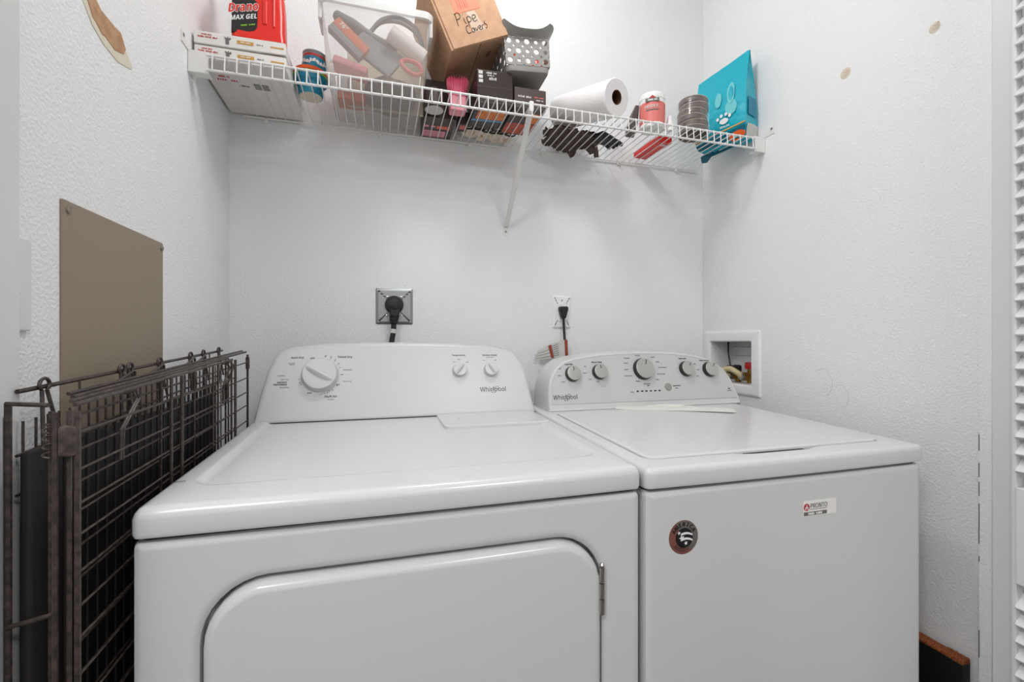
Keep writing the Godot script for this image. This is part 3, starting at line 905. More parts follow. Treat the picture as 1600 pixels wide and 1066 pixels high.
	rbox(b, Vector3(0.082 - 0.07, 1.055, 0.135 - 0.5), Vector3(0.009, 0.034, 0.010), 0.003)
	add(o, "hinge_sleeve", b, M.crate)
	# latch wires near the top
	for a in [[0.775, 0.0], [0.36, 0.0], [0.33, 1.0]]:
		var z: float = a[0]
		var y: float = 1.044 + (0.905 - z) * 0.05
		for s in 2:
			bent.call("latch", [Vector3(0.094, y - 0.095, z + 0.022 - s * 0.006), Vector3(0.094, y - 0.055, z + 0.020 - s * 0.006), Vector3(0.094, y - 0.018, z - 0.022 - s * 0.008), Vector3(0.088, y - 0.008, z - 0.026 - s * 0.008), Vector3(0.078, y - 0.010, z - 0.020 - s * 0.008)], 0.0017)
	for z in [0.70, 0.60, 0.46, 0.40]:
		var y: float = 1.044 + (0.905 - z) * 0.05
		bent.call("latch", curve([Vector3(0.070, y + 0.004, z + 0.05), Vector3(0.066, y + 0.010, z + 0.015), Vector3(0.062, y + 0.012, z - 0.015), Vector3(0.058, y - 0.03, z - 0.02)], 4), 0.0019)

# ------------------------------------------------------------------ wire shelf
func shelf() -> void:
	var o := thing("wire_shelf", "white wire shelf across the back wall holding household supplies", "shelf", Vector3(0.828, S, 0.155))
	var T := Vector3(0.828, S, 0.155)
	var rod := func(n: String, pts: Array, r: float, m: Material) -> MeshInstance3D:
		var q := []
		for p in pts: q.append(p - T)
		var b := B.new()
		tube(b, q, r, 8)
		return add(o, n, b, m)
	for a in [[S - 0.0035, 0.3055, 0.0031], [1.7475, 0.3085, 0.0033], [S - 0.0045, 0.0075, 0.0030]]:
		rod.call("rail", [Vector3(0.040, a[0], a[1]), Vector3(1.615, a[0], a[1])], a[2], M.wire)
	var pts := [Vector3(0, -0.0012, -0.149), Vector3(0, -0.0012, 0.150), Vector3(0, -0.0022, 0.1535), Vector3(0, -0.006, 0.1550), Vector3(0, -0.0405, 0.1575)]
	var b := B.new()
	tube(b, pts, 0.00165, 6)
	var wire := b.mesh()
	for i in 62: add(o, "cross_wire", wire, M.wire, Vector3(0.052 + i * 0.0254 - T.x, 0, 0))
	# end brackets screwed to the side walls
	for s in [0, 1]:
		b = B.new()
		var tr := Transform3D(Basis.IDENTITY, -T) if s == 0 else Transform3D(rot(0, 180, 0), Vector3(W, 0, 0.590) - T)
		var z0 := 0.2795
		box_tr(b, 0.0, 0.043, 1.7415, 1.7910, 0.3035, 0.3065, tr)
		box_tr(b, 0.0, 0.043, 1.7400, 1.7430, z0, 0.3065, tr)
		box_tr(b, 0.0, 0.0025, 1.7400, 1.7910, 0.262, 0.3065, tr)
		var pl := V2([-0.343, 1.789, -0.262, 1.789, -0.262, 1.796, -0.300, 1.796, -0.318, 1.799, -0.330, 1.812, -0.343, 1.815, -0.3455, 1.812])
		if s == 1:
			b = B.new()
			tr = Transform3D(Basis.IDENTITY, -T)
			box_tr(b, W - 0.043, W, 1.7415, 1.7910, 0.3035, 0.3065, tr)
			box_tr(b, W - 0.043, W, 1.7400, 1.7430, z0, 0.3065, tr)
			box_tr(b, W - 0.0025, W, 1.7400, 1.7910, 0.262, 0.3065, tr)
			prism(b, V2([0.262, 1.789, 0.343, 1.789, 0.3455, 1.806, 0.343, 1.812, 0.330, 1.812, 0.318, 1.799, 0.300, 1.796, 0.262, 1.796]), 0, 0.0025, 0, tr * Transform3D(Basis(Vector3(0, 0, 1), Vector3(0, 1, 0), Vector3(-1, 0, 0)), Vector3(W, 0, 0)))
		else:
			prism(b, pl, 0, 0.0025, 0, tr * Transform3D(Basis(Vector3(0, 0, -1), Vector3(0, 1, 0), Vector3(1, 0, 0)), Vector3.ZERO))
		var br := add(o, "end_bracket", b, M.wire)
		b = B.new()
		var sx := 0.0025 if s == 0 else W - 0.0025
		lathe(b, [Vector2(0.0045, 0), Vector2(0.004, 0.0012), Vector2(0.002, 0.0018)], 12, Transform3D(rot(0, 0, -90 if s == 0 else 90), Vector3(sx, 1.8065, 0.3335) - T))
		add(br, "screw", b, M.screw)
	# diagonal brace
	b = B.new()
	var a0 := Vector3(0.838, 1.772, 0.303) - T
	var a1 := Vector3(0.847, 1.512, 0.012) - T
	var d := (a1 - a0).normalized()
	var side := Vector3(1, 0, 0)
	var up := side.cross(d).normalized()
	side = d.cross(up).normalized()
	var prof := [Vector2(-0.0075, -0.004), Vector2(-0.0075, 0.0035), Vector2(-0.0062, 0.0045), Vector2(0.0062, 0.0045), Vector2(0.0075, 0.0035), Vector2(0.0075, -0.004), Vector2(0.0062, -0.004), Vector2(0.0055, 0.0025), Vector2(-0.0055, 0.0025), Vector2(-0.0062, -0.004)]
	var rings := []
	for p in [a0, a1]:
		var r := PackedVector3Array()
		for v in prof: r.append(p + side * v.x - up * v.y)
		r.reverse()
		rings.append(r)
	b.loft(rings, false, false)
	prism(b, rrect(0.847 - T.x, 1.4985 - T.y, 0.0085, 0.0195, 0.007), 0.0, 0.002, 0.0005, Transform3D(Basis.IDENTITY, Vector3(0, 0, 0.0005 - T.z)))
	rbox(b, Vector3(0.847, 1.515, 0.008) - T, Vector3(0.013, 0.012, 0.014), 0.003)
	rbox(b, Vector3(0.838, 1.7755, 0.306) - T, Vector3(0.013, 0.030, 0.012), 0.003)
	var brace := add(o, "brace", b, M.wire)
	b = B.new()
	lathe(b, [Vector2(0.0042, 0), Vector2(0.0038, 0.0012), Vector2(0.0018, 0.0018)], 12, Transform3D(rot(90, 0, 0), Vector3(0.847, 1.494, 0.0025) - T))
	add(brace, "screw", b, M.screw)
	# small clips that hold the back rail
	for x in [0.10, 0.43, 0.72, 0.98, 1.28, 1.53]:
		b = B.new()
		lathe(b, [Vector2(0.0075, 0), Vector2(0.007, 0.008), Vector2(0.004, 0.010)], 12, Transform3D(rot(90, 0, 0), Vector3(x, S - 0.010, 0.0005) - T))
		rbox(b, Vector3(x, S - 0.009, 0.008) - T, Vector3(0.008, 0.007, 0.010), 0.002)
		add(o, "wall_clip", b, M.wire)
func box_tr(b: B, x0: float, x1: float, y0: float, y1: float, z0: float, z1: float, tr: Transform3D) -> void:
	rbox(b, Vector3(x0 + x1, y0 + y1, z0 + z1) / 2, Vector3(x1 - x0, y1 - y0, z1 - z0), 0.0008, tr, 1)

# ------------------------------------------------------------------ things on the walls
func wall_things() -> void:
	# tan metal cover on the left wall
	var o := thing("access_panel", "tan painted metal access panel screwed to the left wall", "panel", Vector3(0, 1.12, 0.591))
	var b := B.new()
	var turn := Transform3D(Basis(Vector3(0, 0, -1), Vector3(0, 1, 0), Vector3(1, 0, 0)), Vector3.ZERO)
	var p := rrect(0, 0, 0.1545, 0.194, 0.003)
	b.loft([ring(p, 0, turn), ring(p, 0.0022, turn), ring(inset(p, 0.0012), 0.003, turn)])
	add(o, "cover", b, M.tan)
	for a in [[-0.142, 0.181], [0.147, 0.183], [-0.142, -0.181], [0.147, -0.183]]:
		b = B.new()
		lathe(b, [Vector2(0.0055, 0), Vector2(0.005, 0.0022), Vector2(0.0025, 0.0036)], 14, Transform3D(rot(0, 0, -90), Vector3(0.003, a[1], -a[0])))
		add(o, "screw", b, M.screw)
	# white plate half hidden by the left jamb
	b = B.new()
	o = thing("wall_plate", "white wall plate on the left wall half hidden by the jamb", "wall plate", Vector3(0, 1.185, 0.8325))
	rbox(b, Vector3(0.003, 0, 0), Vector3(0.006, 0.1145, 0.050), 0.002)
	add(o, "plate", b, M.trim)
	b = B.new()
	rbox(b, Vector3(0.0075, 0, 0.005), Vector3(0.006, 0.026, 0.012), 0.002)
	add(o, "toggle", b, M.trim)
	# dryer outlet: steel plate, then the heavy plug with its cord
	o = thing("outlet_plate", "square stainless steel outlet plate on the back wall behind the dryer", "outlet", Vector3(0.4732, 1.2274, 0))
	b = B.new()
	p = rrect(0, 0, 0.0583, 0.0583, 0.004)
	b.loft([ring(p, 0), ring(p, 0.0015), ring(inset(p, 0.007), 0.0055), ring(inset(p, 0.010), 0.006)])
	add(o, "plate", b, M.steel)
	for a in [[-0.022, 0.030], [0.022, 0.030], [-0.024, -0.030], [0.022, -0.030]]:
		b = B.new()
		lathe(b, [Vector2(0.0038, 0), Vector2(0.0034, 0.0014), Vector2(0.0015, 0.002)], 12, Transform3D(rot(90, 0, 0), Vector3(a[0], a[1], 0.006)))
		add(o, "screw", b, M.chrome)
	b = B.new()
	lathe(b, [Vector2(0.0275, 0), Vector2(0.0270, 0.004)], 28, Transform3D(rot(90, 0, 0), Vector3(-0.001, 0.004, 0.0055)))
	add(o, "socket", b, M.black)
	o = part_of(get_node("dryer"), "power_cord", Vector3(0.4722, 1.2314, 0.0095), "thick black power cord and plug")
	b = B.new()
	lathe(b, [Vector2(0.0285, 0), Vector2(0.0295, 0.004), Vector2(0.0285, 0.012), Vector2(0.024, 0.019), Vector2(0.0195, 0.022), Vector2(0.018, 0.034), Vector2(0.0150, 0.037), Vector2(0.008, 0.038)], 28, Transform3D(rot(90, 0, 0), Vector3.ZERO))
	prism(b, V2([-0.017, 0.0, -0.0145, -0.040, 0.0145, -0.040, 0.017, 0.0]), 0.004, 0.034, 0.005)
	add(o, "plug", b, M.rubber)
	b = B.new()
	for i in 3: lathe(b, [Vector2(0.0150 - i * 0.0012, 0), Vector2(0.0155 - i * 0.0012, 0.004), Vector2(0.0140 - i * 0.0012, 0.0085)], 14, Transform3D(rot(180, 0, 0), Vector3(-0.001 * i, -0.036 - i * 0.009, 0.020)))
	add(o, "strain_relief", b, M.black)
	b = B.new()
	tube(b, curve([Vector3(-0.002, -0.058, 0.020), Vector3(-0.003, -0.085, 0.022), Vector3(-0.009, -0.125, 0.026), Vector3(-0.012, -0.20, 0.03), Vector3(-0.02, -0.45, 0.04)], 5), 0.0085, 10)
	add(o, "cord", b, M.black)
	b = B.new()
	tube(b, [Vector3(-0.0032, -0.079, 0.022), Vector3(-0.0048, -0.092, 0.0233)], 0.0098, 12)
	add(o, "cord_label", b, M.tag, Vector3.ZERO, "pale label wrapped round the cord")
	# washer outlet
	o = thing("outlet_plate", "white plastic outlet plate on the back wall above the washer", "outlet", Vector3(1.0545, 1.2193, 0))
	b = B.new()
	p = rrect(0, 0, 0.0350, 0.0580, 0.004)
	b.loft([ring(p, 0), ring(p, 0.0025), ring(inset(p, 0.004), 0.0055), ring(inset(p, 0.008), 0.006)])
	add(o, "plate", b, M.plate)
	b = B.new()
	p = rrect(0, -0.001, 0.0168, 0.0335, 0.006)
	b.loft([ring(p, 0.004), ring(p, 0.0075), ring(inset(p, 0.001), 0.008)])
	add(o, "receptacle", b, M.plate)
	b = B.new()
	lathe(b, [Vector2(0.003, 0), Vector2(0.0026, 0.001)], 10, Transform3D(rot(90, 0, 0), Vector3(0, 0.041, 0.006)))
	add(o, "screw", b, M.screw)
	o = part_of(get_node("washer"), "power_cord", Vector3(1.0545, 1.2193, 0.008), "thin black power cord and plug")
	b = B.new()
	prism(b, V2([-0.0150, 0.015, -0.0155, 0.008, -0.010, -0.012, -0.0055, -0.024, 0.0055, -0.024, 0.010, -0.012, 0.0155, 0.008, 0.0150, 0.015, 0.012, 0.018, -0.012, 0.018]), 0.0, 0.024, 0.004)
	add(o, "plug", b, M.black)
	b = B.new()
	tube(b, curve([Vector3(0, -0.022, 0.013), Vector3(0.0005, -0.06, 0.015), Vector3(0.001, -0.11, 0.022), Vector3(0.002, -0.165, 0.028), Vector3(0.01, -0.33, 0.03)], 5), 0.0048, 8)
	add(o, "cord", b, M.black)
	# paper tag folded round the cord
	var tip := [Vector3(0.0080, -0.100, 0.028), Vector3(-0.004, -0.100, 0.030), Vector3(-0.030, -0.106, 0.034), Vector3(-0.058, -0.116, 0.040), Vector3(-0.068, -0.121, 0.038), Vector3(-0.083, -0.130, 0.030), Vector3(-0.1005, -0.138, 0.022)]
	var bot := [Vector3(0.0100, -0.157, 0.030), Vector3(-0.002, -0.157, 0.032), Vector3(-0.026, -0.161, 0.036), Vector3(-0.047, -0.163, 0.041), Vector3(-0.057, -0.163, 0.039), Vector3(-0.080, -0.167, 0.031), Vector3(-0.1035, -0.170, 0.022)]
	var strip := func(i0: int, i1: int, f0: float, f1: float, lift: float) -> B:
		var s := B.new()
		for i in range(i0, i1):
			var a: Vector3 = tip[i].lerp(bot[i], f0) + Vector3(0, 0, lift); var c: Vector3 = tip[i + 1].lerp(bot[i + 1], f0) + Vector3(0, 0, lift)
			var e: Vector3 = tip[i + 1].lerp(bot[i + 1], f1) + Vector3(0, 0, lift); var g: Vector3 = tip[i].lerp(bot[i], f1) + Vector3(0, 0, lift)
			var bk := Vector3(0, 0, -0.0005)
			s.q(a, c, e, g)
			s.q(a + bk, g + bk, e + bk, c + bk)
			s.q(a, a + bk, c + bk, c); s.q(g, e, e + bk, g + bk)
		return s
	var tg := o
	add(o, "paper_tag", strip.call(0, 6, 0.0, 1.0, 0.0), M.tag, Vector3.ZERO, "pale folded paper warning tag")
	add(tg, "warning_band", strip.call(0, 1, 0.0, 1.0, 0.0007), M.warn)
	add(tg, "warning_band", strip.call(3, 4, 0.0, 1.0, 0.0007), M.warn)
	for i in 6:
		add(tg, "fine_line", strip.call(2, 3, 0.14 + i * 0.135, 0.19 + i * 0.135, 0.0008), M.print_pale)
		if i % 2: add(tg, "fine_line", strip.call(4, 6, 0.14 + i * 0.135, 0.19 + i * 0.135, 0.0008), M.print_pale)
	# washer supply box set into the right wall
	o = thing("supply_box", "white recessed washer supply box in the right wall", "supply box", Vector3(W, 1.037, 0.148))
	var tw := Transform3D(Basis(Vector3(0, 0, 1), Vector3(0, 1, 0), Vector3(-1, 0, 0)), Vector3.ZERO)     # outline (z, y) on the wall x = W
	b = B.new()
	var op := rrect(0, 0, 0.1005, 0.0755, 0.003)
	var fr := rrect(0.006, 0.0005, 0.1345, 0.1135, 0.004)
	b.loft([ring(fr, 0, tw), ring(fr, 0.003, tw), ring(inset(fr, 0.004), 0.006, tw), ring(inset(fr, 0.012), 0.0065, tw), ring(inset(op, -0.005), 0.0055, tw), ring(inset(op, -0.002), 0.004, tw), ring(op, 0.0, tw), ring(op, -0.10, tw)], false, true)
	add(o, "frame", b, M.plate)
	b = B.new()
	for y in [0.022, 0.055]: rbox(b, Vector3(0.098, y, -0.05), Vector3(0.003, 0.003, 0.08), 0.001)
	add(o, "rib", b, M.recess)
	for k in 2:
		var at := Vector3(W + 0.062, 0.985, 0.118 + k * 0.058)
		o = thing("supply_valve", ["brass water valve further back in the supply box", "brass water valve with red handle nearest in the supply box"][k], "valve", at, Basis.IDENTITY, "water valves in the supply box")
		b = B.new()
		lathe(b, [Vector2(0.011, -0.022), Vector2(0.011, -0.004), Vector2(0.014, -0.003), Vector2(0.014, 0.008), Vector2(0.009, 0.010), Vector2(0.009, 0.026)], 16)
		lathe(b, [Vector2(0.012, 0.0), Vector2(0.012, 0.010), Vector2(0.0145, 0.011), Vector2(0.0145, 0.030)], 8, Transform3D(rot(0, 0, 90), Vector3(-0.004, 0.002, 0)))
		add(o, "valve_body", b, M.brass)
		b = B.new()
		rbox(b, Vector3(-0.004, 0.040, 0), Vector3(0.016, 0.026, 0.034), 0.006)
		if k == 1: add(o, "handle", b, M.valve_red, Vector3.ZERO, "red valve handle")
		else: add(o, "handle", b, M.black, Vector3(0, -0.012, 0))
		var h := thing("supply_hose", ["cream water hose on the rear valve", "cream water hose arching from the front valve"][k], "hose", at + Vector3(-0.035, 0, 0), Basis.IDENTITY, "hoses in the supply box")
		b = B.new()
		if k == 1: tube(b, curve([Vector3(0.002, 0.002, 0.0), Vector3(-0.012, 0.016, -0.012), Vector3(-0.018, 0.028, -0.045), Vector3(-0.028, 0.012, -0.080), Vector3(-0.050, -0.015, -0.102), Vector3(-0.060, -0.10, -0.115), Vector3(-0.062, -0.45, -0.118)], 5), 0.0105, 10)
		else: tube(b, curve([Vector3(0.002, 0.002, 0.0), Vector3(-0.014, 0.002, -0.002), Vector3(-0.032, -0.001, -0.004), Vector3(-0.050, -0.015, -0.008), Vector3(-0.058, -0.06, -0.012), Vector3(-0.060, -0.25, -0.014)], 5), 0.0105, 10)
		add(h, "hose", b, M.hose)
		b = B.new()
		lathe(b, [Vector2(0.0135, 0), Vector2(0.0135, 0.014)], 6, Transform3D(rot(0, 0, 90), Vector3(0.006, 0.002, 0)))
		add(h, "coupling", b, M.steel)
	o = thing("thin_cable", "thin black cable hanging into the supply box from above", "cable", Vector3(W + 0.055, 1.113, 0.066))
	b = B.new()
	tube(b, curve([Vector3(0.02, 0, -0.012), Vector3(0.01, -0.01, -0.002), Vector3(0.004, -0.045, 0.006), Vector3(0.0, -0.09, 0.020), Vector3(-0.004, -0.120, 0.032), Vector3(-0.01, -0.135, 0.045)], 5), 0.0028, 6)
	add(o, "cable", b, M.black)
	b = B.new()
	var ringp := []
	for i in 20:
		var g := TAU * i / 20
		ringp.append(Vector3(-0.018 + 0.004 * sin(g * 2), -0.110 + 0.018 * sin(g), 0.040 + 0.020 * cos(g)))
	tube(b, ringp, 0.0042, 7, true)
	add(o, "cable_loop", b, M.black)

# ------------------------------------------------------------------ goods on the shelf
func shelf_left() -> void:
	for k in 2:
		var o := thing("flat_carton", ["lower flat white printed carton at the left shelf end", "upper flat white printed carton under the red jug"][k], "carton", Vector3(0.1055 - k * 0.001, S + 0.0005 + k * 0.0345, 0.1475), rot(0, 0, 0.6 * k), "flat white cartons at the left end")
		var b := B.new()
		rbox(b, Vector3(0, 0.015, 0), Vector3(0.198, 0.030, 0.275), 0.0015, Transform3D.IDENTITY, 1)
		add(o, "carton", b, M.box_white)
		b = B.new()
		rbox(b, Vector3(0.075, 0.0305, 0.1320), Vector3(0.046, 0.0012, 0.009), 0.0004, Transform3D.IDENTITY, 1)
		add(o, "flap", b, M.box_edge)
		var fz := 0.1379
		unread(o, "print", 16, 0.0042, M.red_print, Transform3D(Basis.IDENTITY, Vector3(-0.070, 0.0165, fz)))
		unread(o, "print", 10, 0.0035, M.red_print, Transform3D(Basis.IDENTITY, Vector3(-0.072, 0.0225, fz)))
		b = B.new()
		prism(b, V2([-0.0075, 0.009, -0.0045, 0.002, -0.004, -0.009, 0.003, -0.009, 0.003, 0.001, 0.0075, 0.004, 0.0055, 0.0085, 0.002, 0.005, 0.001, 0.010, -0.002, 0.006]), 0, 0.0005, 0, Transform3D(Basis.IDENTITY, Vector3(-0.028, 0.015, fz)))
		add(o, "emblem", b, M.gray_print)
		for a in [[0.010, 0.0155, 0.036, 0.0085], [0.080, 0.0150, 0.030, 0.0035]]:
			b = B.new()
			rbox(b, Vector3(a[0], a[1], fz), Vector3(a[2], a[3], 0.0006), 0.0002, Transform3D.IDENTITY, 1)
			add(o, "gold_band", b, M.gold)
		unread(o, "print", 11, 0.0032, M.white, Transform3D(Basis.IDENTITY, Vector3(0.010, 0.0155, fz + 0.0005)))
		unread(o, "print", 8, 0.003, M.gray_print, Transform3D(Basis.IDENTITY, Vector3(0.042, 0.0155, fz)))
		if k == 0:
			var dn := Transform3D(rot(90, 0, 0), Vector3.ZERO)
			unread(o, "print", 10, 0.0085, M.red_print, Transform3D(dn.basis, Vector3(-0.052, -0.0003, 0.048)))
			unread(o, "print", 5, 0.0085, M.red_print, Transform3D(dn.basis, Vector3(-0.058, -0.0003, 0.064)))
			unread(o, "print", 5, 0.008, M.gray_print, Transform3D(dn.basis, Vector3(-0.020, -0.0003, 0.028)))
			for i in 4:
				b = B.new()
				rbox(b, Vector3(0.022, -0.0003, 0.022 + i * 0.0075), Vector3(0.036, 0.0006, 0.0045), 0.0002, Transform3D.IDENTITY, 1)
				add(o, "fine_line", b, M.gray_print)
	# red jug on the upper carton
	var j := thing("red_jug", "red plastic drain cleaner jug standing on the flat cartons", "jug", Vector3(0.1370, S + 0.0665, 0.234), rot(0, 6, 0))
	var b := B.new()
	var rings := []
	for a in [[0.0, 0.056, 0.036, 0.012], [0.004, 0.0600, 0.0400, 0.014], [0.016, 0.0605, 0.0405, 0.015], [0.032, 0.0585, 0.0385, 0.015], [0.075, 0.0580, 0.0380, 0.015], [0.120, 0.0565, 0.0375, 0.016], [0.150, 0.050, 0.035, 0.018], [0.178, 0.034, 0.027, 0.018], [0.196, 0.020, 0.020, 0.0195], [0.222, 0.019, 0.019, 0.0185]]:
		rings.append(flat(rrect(-0.006 if a[0] > 0.17 else 0.0, 0, a[1], a[2], a[3], 5), a[0]))
	b.loft(rings)
	add(j, "bottle", b, M.red)
	b = B.new()
	lathe(b, [Vector2(0.0225, 0.214), Vector2(0.0225, 0.240), Vector2(0.019, 0.246)], 20, Transform3D(Basis.IDENTITY, Vector3(-0.006, 0, 0)))
	add(j, "cap", b, M.label_black)
	for a in [[0.013, 0.052, 0.010, 0.060], [0.033, 0.056, 0.006, 0.075]]:
		b = B.new()
		rbox(b, Vector3(a[0], a[1] + 0.024, 0.0385), Vector3(a[2], a[3], 0.006), 0.0028)
		add(j, "grip_rib", b, M.red)
	b = B.new()
	tube(b, curve([Vector3(0.046, 0.150, 0), Vector3(0.058, 0.165, 0), Vector3(0.050, 0.190, 0), Vector3(0.020, 0.200, 0)], 5), 0.009, 8)
	add(j, "handle", b, M.red)
	b = B.new()
	prism(b, V2([-0.0590, 0.010, -0.040, 0.014, -0.020, 0.019, -0.010, 0.024, -0.004, 0.034, -0.003, 0.050, -0.003, 0.084, -0.0050, 0.098, -0.020, 0.106, -0.034, 0.122, -0.057, 0.127]), 0.034, 0.0402, 0.0006)
	var lb := add(j, "label", b, M.label_black, Vector3.ZERO, "black label with red and white lettering")
	var sl := Basis(Vector3(1, 0.33, 0), Vector3(0.10, 1, 0), Vector3(0, 0, 1))
	for a in [["Drano", 0.0215, -0.0330, 0.0760, 0.74, M.red], ["MAX GEL", 0.0118, -0.0325, 0.0520, 0.84, M.white]]:
		if a[5] == M.red:
			for d in [Vector2(-0.0012, -0.0008), Vector2(0.0012, 0.0008), Vector2(-0.0008, 0.0012), Vector2(0.0010, -0.0012)]:
				txt(lb, "lettering_edge", a[0], a[1], M.white, Transform3D(sl, Vector3(a[2] + d.x, a[3] + d.y, 0.0404)), true, a[4])
		txt(lb, "lettering", a[0], a[1], a[5], Transform3D(sl, Vector3(a[2], a[3], 0.0408)), true, a[4])
	unread(lb, "print", 12, 0.0045, M.green, Transform3D(sl, Vector3(-0.0220, 0.0350, 0.0409)))
	b = B.new()
	prism(b, V2([-0.050, 0.100, -0.038, 0.104, -0.030, 0.100, -0.028, 0.108, -0.036, 0.114, -0.052, 0.112]), 0.0402, 0.0406)
	add(lb, "green_swirl", b, M.green)
	# teal tub with a tin standing in it
	var t := thing("teal_tub", "teal tub with orange and green bands beside the flat cartons", "tub", Vector3(0.2450, S + 0.0005, 0.165))
	b = B.new()
	lathe(b, [Vector2(0.030, 0), Vector2(0.031, 0.002), Vector2(0.0345, 0.030), Vector2(0.0420, 0.036), Vector2(0.0445, 0.048), Vector2(0.0425, 0.0485), Vector2(0.033, 0.032), Vector2(0.031, 0.006)], 36)
	add(t, "tub", b, M.teal)
	b = B.new()
	lathe(b, [Vector2(0.0285, -0.0004), Vector2(0.0285, 0.0012)], 30)
	add(t, "base_disc", b, M.cream, Vector3.ZERO, "pale round base")
	for a in [[0.0475, 0.0545, M.green], [0.0545, 0.0665, M.orange]]:
		b = B.new()
		lathe(b, [Vector2(0.0445, a[0]), Vector2(0.0455, a[0] + 0.001), Vector2(0.0455 - (a[1] - 0.05) * 0.2, a[1] - 0.001), Vector2(0.044 - (a[1] - 0.05) * 0.2, a[1]), Vector2(0.036, a[1] - 0.001)], 36)
		add(t, "band", b, a[2])
	var c := thing("tin", "small blue and white labelled tin on the teal tub", "tin", Vector3(0.2520, S + 0.0672, 0.160), rot(0, 0, -4))
	b = B.new()
	lathe(b, [Vector2(0.029, 0), Vector2(0.031, 0.002), Vector2(0.0305, 0.004), Vector2(0.0305, 0.046), Vector2(0.032, 0.048), Vector2(0.032, 0.051), Vector2(0.029, 0.052), Vector2(0.028, 0.047)], 32)
	add(c, "can", b, M.mid_gray)
	b = B.new()
	lathe(b, [Vector2(0.0306, 0.008), Vector2(0.0311, 0.009), Vector2(0.0311, 0.034), Vector2(0.0306, 0.035)], 32)
	add(c, "label", b, M.teal)
	for i in 9: unread(c, "print", 2, 0.010, M.white, Transform3D(rot(0, -72 + i * 17.0, 12.0 * sin(i * 2.0)), rot(0, -72 + i * 17.0, 0) * Vector3(0, 0.021 + 0.003 * sin(i * 1.7), 0.0312)))
	b = B.new()
	lathe(b, [Vector2(0.0306, 0.036), Vector2(0.0312, 0.037), Vector2(0.0312, 0.041), Vector2(0.0306, 0.042)], 32)
	add(c, "red_line", b, M.red_print)

